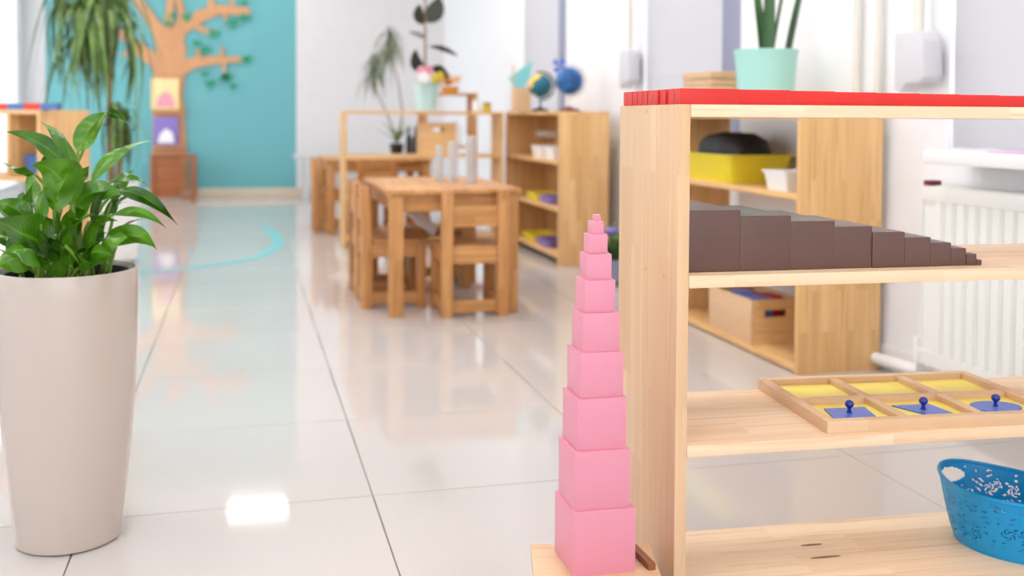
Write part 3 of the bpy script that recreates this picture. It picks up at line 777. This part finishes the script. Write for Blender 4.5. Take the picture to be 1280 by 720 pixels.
div = (0.624, 6.74)
shelf_unit('room_divider', 'open pine shelf standing across the room behind the children\'s table', 1.06, 0.28, (div[0], div[1], 0), 0, 'honey', boards=(0.885, 0.598, 0.329, 0.062))
def on_d(px, d, z): q = at(px, d); return Vector((q.x, q.y, z))
for i, (px, hh, r, mt, lab) in enumerate(((595, .075, .026, 'white', 'small white jar on the room divider'), (608, .06, .03, 'yellowleaf', 'small olive jar on the room divider'))):
    j = thing('jar', lab, 'jar', on_d(px, 6.95, .885))
    obj('body', MB().lathe([(r * .9, 0), (r, .01), (r, hh * .75), (r * .8, hh * .85)], 20), M[mt], j)
    obj('lid', MB().lathe([(r * .85, hh * .85), (r * .85, hh)], 20), M['white' if mt == 'white' else 'black'], j)
tag(obj('wooden_crate', slotted(-.12, .12, -.08, .08, 0, .21, -.04, .04, .15, .18), WD['honeyXZ'], None, loc=on_d(545, 6.98, .598)), 'wooden crate on the second board of the room divider', 'crate')

# rubber plant in a pale mint pot on the divider
pp = on_d(533, 6.92, .885)
rp = potted('rubber_plant', 'rubber plant with dark oval leaves in a pale mint pot', pp, .062, .083, .185, M['mintpale'])
stem_pts = [local(rp, at(531, 6.92, y)) for y in (112, 85, 60, 30, 0, -20)]
obj('stem', MB().tube(stem_pts, [.011, .009, .008, .007, .006, .004], 8), M['bark'], rp)
def oval(t): return math.sin(PI * (t * .96 + .02)) ** .8
for (pa, pc, pb, wd_, dd) in (((529, 30), (520, 22), (524, 6), .075, -.02), ((533, 28), (545, 18), (548, -3), .12, 0), ((532, 50), (524, 44), (511, 40), .045, .05), ((534, 58), (550, 56), (572, 70), .04, -.03), ((534, 84), (516, 88), (519, 62), .085, -.03), ((534, 86), (548, 82), (560, 98), .07, .04), ((532, 0), (524, -16), (508, -20), .08, .02), ((533, -5), (548, -20), (562, -14), .08, .0)):
    P_ = [local(rp, at(q[0], 6.92 + dd * k, q[1])) for k, q in enumerate((pa, pc, pb))]
    obj('leaf', MB().blade(bez(*P_, 10), wd_, (CY, -SY, .3), prof=oval, fold=.12), M['leafdark'], rp)
# flower figure and orange blossoms beside it
# slim wooden rack behind the divider with orange blossoms on top
rk = thing('plant_rack', 'tall slim wooden rack behind the room divider', 'rack', (on_d(559, 8.3, 0).x, on_d(559, 8.3, 0).y, 0), 0)
rkz = at(560, 8.3, 116).z
for xx in (-.20, .20):
    for yy in (-.10, .10):
        obj('post', MB().box(xx - .018, xx + .018, yy - .018, yy + .018, 0, rkz - .02), WD['oakZY'], rk, bevel=.002)
for zz in (.25, .62, rkz):
    obj('rack_board', MB().box(-.22, .22, -.12, .12, zz - .02, zz), WD['oakXY'], rk, bevel=.002)
ob = thing('blossom_pot', 'yellow and orange blossoms in a low pot on the slim rack', 'potted plant', (rk.location.x + .02, rk.location.y, rkz))
obj('pot', MB().lathe([(.06, 0), (.075, .05), (.068, .05), (.06, .03)], 24), M['orange'], ob)
for k in range(16):
    a, r_ = random.uniform(0, 2 * PI), random.uniform(0, .12)
    q = Vector((r_ * math.cos(a) - .02, r_ * math.sin(a), .07 + random.uniform(0, .07)))
    bl = MB()
    for s in range(5):
        bl.sphere(q + Vector((.022 * math.cos(s * 1.257), .022 * math.sin(s * 1.257), 0)), .018, 8, 5, (1, 1, .6))
    obj('blossom', bl, M['orange' if k % 3 else 'yellowleaf'], ob)
for (dx, lab) in ((-.06, 'left'), (.07, 'right')):
    tag(obj('white_bottle', MB().lathe([(.032, 0), (.034, .01), (.034, .15), (.015, .18), (.015, .2)], 20), M['white'], None, loc=(rk.location.x + dx, rk.location.y, .62)), f'white bottle on the slim rack, {lab} of two', 'bottle', 'white bottles on the slim rack')
for (px, y, r, mt) in ((530, 97, .038, 'white'), (536, 87, .026, 'pink'), (527, 88, .028, 'pinkcover'), (545, 98, .030, 'yellowleaf'), (550, 94, .024, 'yellowleaf')):
    c_ = local(rp, at(px, 6.80, y)); bl = MB()
    for s_ in range(5): bl.sphere(c_ + Vector((r * .55 * math.cos(s_ * 1.257), 0, r * .55 * math.sin(s_ * 1.257))), r * .6, 10, 6)
    bo_ = obj('blossom', bl, M[mt], rp)
    obj('stalk', MB().tube([c_, Vector((c_.x * .4, c_.y * .4, .165))], .004, 6), M['lilystem'], bo_)


# ------------------------------------------------------------------ children's tables and chairs
def child_table(label, x0, x1, y0, y1, h=0.54):
    t = thing('child_table', label, 'table', ((x0 + x1) / 2, (y0 + y1) / 2, 0), 0)
    w, d = (x1 - x0) / 2, (y1 - y0) / 2
    obj('tabletop', MB().box(-w, w, -d, d, h - .022, h), WD['oakYX'], t, bevel=.004)
    for sx in (-1, 1):
        for sy in (-1, 1):
            cx, cy_ = sx * (w - .04), sy * (d - .04)
            obj('leg', MB().box(cx - .029, cx + .029, cy_ - .029, cy_ + .029, 0, h - .022), WD['oakZY'], t, bevel=.004)
    for sy in (-1, 1):
        obj('apron', MB().box(-w + .07, w - .07, sy * (d - .04) - .01, sy * (d - .04) + .01, h - .095, h - .022), WD['oakXZ'], t, bevel=.002)
    for sx in (-1, 1):
        obj('apron', MB().box(sx * (w - .04) - .01, sx * (w - .04) + .01, -d + .07, d - .07, h - .095, h - .022), WD['oakYX'], t, bevel=.002)
    return t
child_table('small square-legged wooden table with a chair pushed in at its front', .585, 1.165, 4.33, 5.25)
child_table('small wooden table behind the room divider', .57, 1.34, 7.5, 8.35)

def child_chair(label, loc, rotz, slot=False):
    """sits facing +y, backrest at y=0; origin at the middle of the back on the floor"""
    t = thing('child_chair', label, 'chair', loc, rotz, "children's wooden chairs")
    hw = .145
    for s in (-1, 1):
        obj('back_post', MB().prism([(0, 0), (.045, 0), (.045, .30), (.03, .54), (-.01, .54), (0, .30)], s * hw - .024 * (s > 0) * 2 + 0, s * hw - .024 * (s > 0) * 2 + .048, 'X'), WD['oakZY'], t, bevel=.003)
        obj('front_leg', MB().box(s * (hw - .024) - .024, s * (hw - .024) + .024, .245, .285, 0, .285), WD['oakZY'], t, bevel=.003)
        obj('side_rail', MB().box(s * (hw - .024) - .014, s * (hw - .024) + .014, .045, .245, .02, .07), WD['oakYX'], t, bevel=.002)
        obj('seat_rail', MB().box(s * (hw - .024) - .014, s * (hw - .024) + .014, .045, .245, .225, .285), WD['oakYX'], t, bevel=.002)
    obj('seat', MB().box(-hw, hw, .05, .30, .285, .303), WD['oakYX'], t, bevel=.004)
    obj('cross_rail', MB().box(-hw + .05, hw - .05, .012, .032, .02, .07), WD['oakXZ'], t, bevel=.002)
    obj('seat_apron', MB().box(-hw + .048, hw - .048, .012, .034, .225, .30), WD['oakXZ'], t, bevel=.002)
    if slot:
        obj('back_slat', slotted(-hw + .048, hw - .048, .005, .025, .34, .525, -.055, .055, .455, .485), WD['oakXZ'], t)
    else:
        obj('back_slat', MB().box(-hw + .048, hw - .048, .004, .024, .385, .47), WD['oakXZ'], t, bevel=.002)
    return t
ch = child_chair('wooden child chair pushed in at the front of the near table', (.952, 4.28, 0), 0)
dup(ch, (.504, 4.705, 0), -PI / 2, 'wooden child chair at the left side of the near table, nearer one')
dup(ch, (.504, 5.005, 0), -PI / 2, 'wooden child chair at the left side of the near table, farther one')
dup(ch, (.952, 5.33, 0), PI, 'wooden child chair at the far side of the near table')
ch2 = child_chair('wooden child chair with a slotted back in front of the rear table', (.93, 7.40, 0), R(4), slot=True)
dup(ch2, (.50, 7.85, 0), -PI / 2, 'wooden child chair at the left end of the rear table')
q = at(527, 4.7)
wb = obj('white_booklet', MB().box(-.085, .085, -.004, .004, -.03, .03), M['white'], None, bevel=.001, loc=(q.x, q.y, .380))
wb.rotation_euler = (R(-45), R(40), 0); tag(wb, 'white booklet leaning on the seat of the left chair at the near table', 'booklet')
# small plant on the floor beyond the tower
q = at(770, 5.3)
fp = thing('floor_plant', 'small grey pot with green leaves and a purple bloom, half hidden by the foreground shelf', 'potted plant', (q.x, q.y, 0))
obj('pot', MB().lathe([(.07, 0), (.09, .02), (.10, .13), (.09, .13), (.08, .10)], 24), M['blueframe'], fp)
for k in range(14):
    a = k * 2.4; hv = Vector((math.cos(a), math.sin(a), 0)); b0 = Vector((0, 0, .10))
    obj('leaf', MB().blade(bez(b0, b0 + hv * .05 + Vector((0, 0, .12)), b0 + hv * .10 + Vector((0, 0, .10 + .05 * (k % 3))), 6), .045, (-hv.y, hv.x, 0), fold=.2), M['dracaena'], fp)
bl = MB()
for s_ in range(6): bl.sphere((-.02 + .02 * math.cos(s_ * 1.05), .02 * math.sin(s_ * 1.05), .27), .02, 8, 6)
obj('bloom', bl, M['purple'], fp)
# glassware on the near table
for (px, dd, r, hh, lab) in ((549, 5.0, .018, .17, 'left'), (566, 4.95, .022, .19, 'middle'), (588, 4.85, .022, .22, 'right')):
    q = at(px, dd)
    tag(obj('glass_cylinder', MB().lathe([(r * 1.4, 0), (r * 1.4, .006), (r, .01), (r, hh), (r * .9, hh), (r * .9, .012)], 24, cap1=True), M['clear'], None, loc=(q.x, q.y, .54)), f'clear glass cylinder on the near table, {lab} of three', 'glass', 'glass cylinders on the near table')

# slender plant in a black pot on the rear table
q = at(496, 8.3)
mg = thing('slender_plant', 'slender plant with thin drooping leaves in a black pot', 'potted plant', (q.x, q.y, .54))
obj('pot', MB().lathe([(.045, 0), (.058, .095), (.052, .095), (.048, .07)], 24), M['black'], mg)
for (pts_, cr) in ((((496, 178), (487, 150), (470, 112), (467, 88)), (467, 80)), (((497, 178), (503, 140), (497, 100), (487, 62)), (487, 50))):
    obj('stem', MB().tube([local(mg, at(a, 8.3, b_)) for a, b_ in pts_], [.008, .007, .006, .005], 6), M['bark'], mg)
    bl = MB(); c_ = local(mg, at(cr[0], 8.3, cr[1]))
    for k in range(110):
        a = random.uniform(0, 2 * PI); e = random.uniform(-.35, 1.4); L_ = random.uniform(.17, .30)
        base = c_ + Vector((0, 0, random.uniform(-.14, .06)))
        dv = Vector((math.cos(a) * math.cos(e), math.sin(a) * math.cos(e), math.sin(e)))
        mid_ = base + dv * L_ * .5; tip = base + dv * L_ * .6 + Vector((0, 0, -L_ * .8))
        sd = dv.cross(Vector((0, 0, 1)))
        bl.blade(bez(base, mid_, tip, 5), .013, sd if sd.length > .01 else (1, 0, 0), prof=lambda t: 1 - t * t * .9, fold=.1)
    o = obj('foliage', bl, M['marginata'], mg); o['kind'] = 'stuff'
bl = MB(); c_ = Vector((0, 0, .10))
for k in range(26):
    a = random.uniform(0, 2 * PI); e = random.uniform(.7, 1.5); L_ = random.uniform(.12, .24)
    dv = Vector((math.cos(a) * math.cos(e), math.sin(a) * math.cos(e), math.sin(e)))
    bl.blade(bez(c_, c_ + dv * L_ * .6, c_ + dv * L_ + Vector((math.cos(a), math.sin(a), -.3)) * L_ * .35, 5), .016, (math.sin(a), -math.cos(a), 0), prof=lambda t: 1 - t * t * .9)
o = obj('undergrowth', bl, M['dracaena'], mg); o['kind'] = 'stuff'
for (px, dd, lab) in ((511, 8.0, 'left'), (519, 8.05, 'right')):
    q = at(px, dd)
    tag(obj('dark_bottle', MB().lathe([(.022, 0), (.024, .02), (.024, .14), (.010, .18), (.010, .23)], 16), M['black'], None, loc=(q.x, q.y, .54)), f'dark bottle on the rear table, {lab} of two', 'bottle', 'dark bottles on the rear table')

# white low bench at the far wall
q = at(402, 10.6)
be = thing('low_bench', 'low white bench with a grey top at the far wall', 'bench', (q.x, q.y, 0))
bz = at(400, 10.6, 193).z
obj('bench_top', MB().box(-.28, .5, -.17, .17, bz - .035, bz), M['wallgrey'], be, bevel=.004)
for xx in (-.16, .46):
    for yy in (-.14, .14):
        obj('leg', MB().box(xx - .025, xx + .025, yy - .025, yy + .025, 0, bz - .035), M['wallgrey'], be, bevel=.003)

# ------------------------------------------------------------------ tree shelf on the teal wall
def wallpt(px, py):
    u = (px - 640) / F; d = RY1 / (CY - SY * u); q = at(px, d, py); return (q.x, q.z)
tree = thing('tree_shelf', 'flat wooden tree with branches and book ledges on the teal wall', 'wall tree', (0, RY1 - .022, 0))
obj('trunk', MB().prism([wallpt(*q) for q in ((193, 240), (191, 187), (191, 120), (193, 70), (200, 50), (205, 44), (214, 56), (222, 42), (233, 58), (229, 120), (233, 187), (236, 240))], 0, .02, 'Y'), M['treewood'], tree, smooth=False)
bk_n = [0]
def branch(pts_, w0, w1):
    bk_n[0] += 1; e = .0004 * bk_n[0]
    P_ = [Vector(wallpt(*q)) for q in pts_]; n = len(P_); a, b_ = [], []
    for i, p_ in enumerate(P_):
        d = (P_[min(i + 1, n - 1)] - P_[max(i - 1, 0)]).normalized(); nn = Vector((-d.y, d.x)); w = (w0 + (w1 - w0) * i / (n - 1)) / 2
        a.append(tuple(p_ + nn * w)); b_.append(tuple(p_ - nn * w))
    obj('branch', MB().prism(a + b_[::-1], -e, .019 - e, 'Y'), M['treewood'], tree, smooth=False)
branch(((207, 62), (199, 40), (186, 20), (168, -6)), .15, .09)
branch(((204, 50), (212, 25), (214, 0), (208, -14)), .10, .06)
branch(((214, 64), (226, 36), (252, 20), (274, 12), (312, 15)), .17, .08)
branch(((222, 48), (228, 20), (222, -8)), .09, .06)
branch(((240, 30), (258, 40), (270, 38)), .07, .03)
branch(((262, 16), (266, -4), (260, -20)), .07, .05)
branch(((288, 13), (292, -2)), .05, .03)
branch(((280, 14), (282, 26)), .05, .03)
branch(((226, 86), (244, 78), (270, 75), (304, 74)), .14, .05)
branch(((248, 78), (248, 62)), .06, .03)
branch(((276, 75), (279, 58)), .05, .02)
branch(((280, 76), (280, 92)), .05, .02)
branch(((198, 78), (180, 66), (164, 50), (148, 40)), .16, .07)
branch(((172, 58), (154, 70)), .07, .03)
for k, (px, py) in enumerate(((306, 22), (291, 29), (308, 74), (257, 62), (246, 54), (292, 108), (281, 98), (263, 104), (256, 92), (268, 42), (216, 20), (305, 3), (211, 30), (234, 22), (284, 95))):
    cx, cz = wallpt(px, py); s = random.uniform(.035, .06)
    a0 = random.uniform(0, PI)
    pts_ = [(cx + s * math.cos(a0 + t) * (1 + .25 * math.cos(3 * t)), cz + s * math.sin(a0 + t) * (.75 + .25 * math.cos(3 * t))) for t in [2 * PI * j / 12 for j in range(12)]]
    obj('leaf', MB().prism(pts_, -.012, -.002, 'Y'), M['green'], tree, smooth=False)
x0, z1 = wallpt(191, 138); x1, _ = wallpt(233, 138); _, z2 = wallpt(210, 182)
for zz in (z1, z2): obj('ledge', MB().box(x0, x1, -.06, 0, zz - .02, zz), M['treewood'], tree, bevel=.002)
def book(px, py0, py1, hw, lab, m1, m2):
    cx, zt = wallpt(px, py0); _, zb = wallpt(px, py1)
    t = thing('picture_book', lab, 'book', (cx, RY1 - .055, zb), 0, 'picture books on the tree shelf')
    hgt = zt - zb
    obj('cover', MB().box(-hw, hw, -.006, .012, 0.001, hgt), m1, t, bevel=.001)
    obj('cover_art', MB().prism([(-hw * .7, hgt * .08), (hw * .7, hgt * .08), (hw * .5, hgt * .45), (.0, hgt * .6), (-hw * .5, hgt * .4)], -.0075, -.006, 'Y'), m2, t, smooth=False)
book(207, 98, 137, .135, 'cream and rose picture book on the upper tree ledge', M['cream'], M['pinkcover'])
book(208, 146, 181, .12, 'purple picture book on the lower tree ledge', M['purple'], M['white'])
# stool in front of the trunk
sx0, sz = wallpt(194, 188); sx1, _ = wallpt(250, 188)
stl = thing('wooden_stool', 'reddish brown wooden stool standing before the tree trunk', 'stool', ((sx0 + sx1) / 2 - .02, RY1 - .32, 0))
sw = (sx1 - sx0) / 2; sz -= .03
obj('seat', MB().box(-sw, sw, -.16, .16, sz - .03, sz), M['stool'], stl, bevel=.003)
for xx in (-sw + .03, sw - .03):
    for yy in (-.135, .135):
        obj('leg', MB().box(xx - .022, xx + .022, yy - .022, yy + .022, 0, sz - .03), M['stool'], stl, bevel=.003)
obj('front_panel', MB().box(-sw + .052, sw * .35, -.145, -.125, .04, sz - .03), M['stool'], stl, bevel=.002)
obj('stretcher', MB().box(sw * .35, sw - .052, -.145, -.125, .02, .06), M['stool'], stl, bevel=.002)

# ------------------------------------------------------------------ shelf at the left with a number rod
lc = at(50, 4.7)
LA = math.atan2(-.37, .93) - YAW           # its long axis, turned from the room
LL = 1.2
ux = Vector((math.cos(LA), math.sin(LA), 0)); uy = Vector((-math.sin(LA), math.cos(LA), 0))
lo = Vector((lc.x, lc.y, 0)) - ux * LL
shelf_unit('corner_shelf', 'pine shelf behind the large white planter at left', LL, .30, lo, LA, 'honey', boards=(.868, .56, .31, .06))
def on_l(x, y, z): return lo + ux * x + uy * y + Vector((0, 0, z))
cs_ = [o for o in COL.objects if o.name == 'corner_shelf'][0]
obj('upright_divider', MB().box(LL - .205, LL - .185, 0, .30, .56, .848), WD['honeyZY'], cs_, bevel=.0015)
nr = thing('number_rod', 'rod of alternating blue and red segments on the corner shelf', 'rod', on_l(LL - .62, .02, .868), LA)
for k in range(7):
    obj('segment', MB().box(.1 * k, .1 * k + .0998, 0, .025, 0, .03), M['red' if k % 2 else 'blue'], nr)
tag(obj('blue_box', tub(.10, .16, .10, .008, .004), M['blue'], None, loc=on_l(LL - .10, .14, .56), rotz=LA), 'blue plastic box on the second board of the corner shelf', 'box')

# ------------------------------------------------------------------ tall dracaena behind
q = at(140, 6.0)
dr = thing('dracaena', 'tall dracaena with drooping strap leaves in a white planter', 'potted plant', (q.x, q.y, 0))
obj('planter', MB().lathe([(.10, 0), (.135, .02), (.145, .44), (.15, .46), (.138, .46), (.13, .40)], 40), M['white'], dr)
obj('soil', MB().lathe([(.13, .42), (.05, .43), (.002, .435)], 24), M['soil'], dr)
for pl in (((139, 240), (137, 190), (137, 130), (135, 60), (128, 10)), ((146, 240), (150, 190), (153, 165), (152, 150))):
    obj('stem', MB().tube([local(dr, at(a, 6.0, b_)) for a, b_ in pl], [.02, .018, .016, .015, .012][:len(pl)], 8), M['bark'], dr)
rnd = random.Random(11)
for (cx, cy_, n_, l0, l1, zr) in ((108, -6, 52, .45, .85, .10), (136, 4, 72, .45, .90, .14), (122, 40, 20, .3, .6, .10), (150, 146, 40, .22, .46, .07)):
    c_ = local(dr, at(cx, 6.0, cy_))
    for k in range(n_):
        a = rnd.uniform(0, 2 * PI); e = rnd.uniform(-.3, 1.2); L_ = rnd.uniform(l0, l1)
        base = c_ + Vector((0, 0, rnd.uniform(-zr, zr)))
        hv = Vector((math.cos(a), math.sin(a), 0))
        dv = hv * math.cos(e) + Vector((0, 0, math.sin(e)))
        ctrl_ = base + dv * L_ * .42; tip = base + hv * L_ * (rnd.uniform(.06, .24) if rnd.random() < .8 else rnd.uniform(.3, .55)) + Vector((0, 0, -L_ * rnd.uniform(.6, 1.0) + max(0, math.sin(e)) * L_ * .2))
        obj('leaf', MB().blade(bez(base, ctrl_, tip, 10), rnd.uniform(.026, .044), (-hv.y + rnd.uniform(-.5, .5), hv.x, 0), prof=lambda t: min(1, .45 + t * 2.2) * (1 - t ** 2.6), fold=.22), M['dracaena'], dr)

# ------------------------------------------------------------------ foreground peace lily in the tall cream planter
PD = 2.06
q = at(83, PD)
pl = thing('peace_lily', 'leafy peace lily in a tall glossy cream planter', 'potted plant', (q.x, q.y, 0))
prof_o = [(.092, 0), (.099, .004), (.105, .06), (.116, .16), (.1255, .28), (.131, .40), (.1325, .50), (.1315, .538), (.130, .541), (.127, .541), (.125, .530), (.125, .47)]
obj('planter', MB().lathe(prof_o, 72, cap1=False), M['planter'], pl)
obj('inner_pot', MB().lathe([(.125, .474), (.1245, .532), (.116, .532), (.112, .47)], 64, cap0=False, cap1=False), M['black'], pl)
obj('soil', MB().lathe([(.125, .470), (.08, .478), (.002, .482)], 40), M['soil'], pl)
def lz(zx, zy): return (zx / 3.0, 120 + zy / 3.0)
# blade base, middle, tip (as seen), width in metres, depth offset of base and tip
LV = [
 ((292, 205), (330, 105), (398, 60), .062, 0.02, 0.05), ((400, 62), (455, 66), (502, 133), .036, 0.05, .03),
 ((275, 265), (262, 150), (150, 94), .055, -.01, -.03), ((236, 252), (150, 150), (24, 134), .050, -.03, -.02),
 ((128, 292), (70, 305), (4, 243), .052, -.06, -.08), ((270, 405), (250, 270), (120, 258), .115, -.06, -.12),
 ((345, 318), (420, 175), (572, 166), .040, .03, .10), ((395, 335), (500, 235), (592, 386), .040, .02, .04),
 ((440, 352), (545, 350), (666, 486), .040, .0, -.04), ((415, 445), (520, 400), (622, 497), .028, -.03, -.06),
 ((282, 405), (350, 330), (452, 368), .066, -.03, -.03), ((240, 490), (320, 420), (440, 468), .072, -.08, -.10),
 ((375, 640), (385, 520), (475, 530), .095, -.10, -.08), ((440, 560), (510, 480), (586, 577), .060, -.05, -.08),
 ((190, 592), (90, 500), (-40, 470), .115, -.11, -.15), ((100, 490), (95, 420), (120, 330), .045, -.02, .0),
 ((150, 480), (140, 400), (165, 345), .040, -.10, -.10), ((110, 470), (50, 400), (-30, 400), .060, -.05, -.07),
 ((265, 640), (255, 540), (265, 470), .060, -.10, -.12), ((300, 320), (310, 290), (332, 262), .026, -.02, -.02),
 ((190, 300), (165, 250), (185, 205), .036, .0, .02), ((205, 520), (200, 470), (212, 420), .030, -.09, -.10),
 ((360, 560), (350, 510), (392, 485), .040, -.06, -.06), ((330, 600), (330, 560), (372, 540), .050, -.10, -.12),
 ((310, 660), (300, 600), (360, 640), .055, -.12, -.14), ((160, 640), (110, 560), (20, 580), .090, -.13, -.17),
 ((200, 430), (215, 330), (270, 270), .075, -.08, -.09), ((110, 400), (120, 340), (105, 290), .05, .02, .03),
 ((420, 400), (455, 300), (500, 275), .035, .05, .08), ((60, 560), (20, 480), (-50, 440), .08, .0, .02),
 ((120, 600), (60, 600), (-30, 640), .08, -.12, -.16), ((240, 560), (190, 500), (160, 560), .06, -.12, -.14),
 ((265, 480), (300, 400), (290, 330), .04, .03, .04), ((150, 560), (140, 450), (190, 380), .045, -.06, -.04), ((220, 620), (170, 560), (140, 500), .05, -.11, -.14), ((330, 470), (380, 420), (420, 330), .035, .05, .07), ((345, 640), (340, 560), (420, 600), .045, -.12, -.15), ((60, 620), (30, 560), (70, 500), .04, -.05, -.03),
 ((390, 470), (420, 400), (440, 330), .04, .04, .06), ((80, 420), (75, 380), (88, 360), .03, .02, .03),
]
rnd = random.Random(5)
def lily_prof(t): return (t + .004) ** .62 * (1 - t) ** 1.05 / .478 + .015
for (a, m_, c, wd_, da, dc) in LV:
    A_ = local(pl, at(*[lz(*a)[0], PD + da], y=lz(*a)[1])); C_ = local(pl, at(lz(*c)[0], PD + dc, y=lz(*c)[1])); B_ = local(pl, at(lz(*m_)[0], PD + (da + dc) / 2, y=lz(*m_)[1]))
    rr_ = math.hypot(A_.x, A_.y)
    if A_.z < .60 and rr_ > .095: A_.x *= .095 / rr_; A_.y *= .095 / rr_
    if A_.z < .52: A_.z = .52
    view = Vector((SY, CY, -.25)); dirv = (C_ - A_).normalized()
    side = dirv.cross(view)
    if side.length < .2: side = Vector((CY, -SY, 0))
    # turn the blade a little out of the picture plane so it shows its fold
    side = Matrix.Rotation(rnd.uniform(-1.0, 1.0), 3, dirv) @ side
    lf = obj('leaf', MB().blade(bez(A_, B_, C_, 16), wd_ * 1.0, side, prof=lily_prof, fold=.40, wave=.17, cup=.10, twist=rnd.uniform(-1.6, 1.6)), M['lily'], pl)
    root = Vector((rnd.uniform(-.05, .05), rnd.uniform(-.06, .05), .476))
    T0 = (B_ - A_).normalized()
    midp = A_ - T0 * min(.08, (A_ - root).length * .4); midp.z = max(midp.z, .49)
    obj('stem', MB().tube(bez(root, midp * .6 + root * .4 + Vector((0, 0, .03)) * (A_.z > .56), A_, 8), [.0042] * 4 + [.0032] * 5, 6), M['lilystem'], lf)
# short inner shoots filling the middle
for k in range(34):
    a = rnd.uniform(0, 2 * PI); r_ = rnd.uniform(.01, .085)
    root = Vector((r_ * math.cos(a), r_ * math.sin(a), .476)); hgt = rnd.uniform(.05, .16)
    A_ = root + Vector((math.cos(a) * .02, math.sin(a) * .02, hgt))
    L_ = rnd.uniform(.09, .15); hv = Vector((math.cos(a), math.sin(a), 0))
    if (A_ + hv * L_ * .8).length > 5: continue
    C_ = A_ + hv * L_ * rnd.uniform(.25, .6) + Vector((0, 0, L_ * rnd.uniform(.2, .7))); B_ = A_ + Vector((0, 0, L_ * .5))
    lf = obj('leaf', MB().blade(bez(A_, B_, C_, 10), rnd.uniform(.03, .05), (-hv.y, hv.x, 0), prof=lily_prof, fold=.25, wave=.06), M['lily'], pl)
    obj('stem', MB().tube(bez(root, root + Vector((0, 0, hgt * .5)), A_, 5), .0035, 6), M['lilystem'], lf)
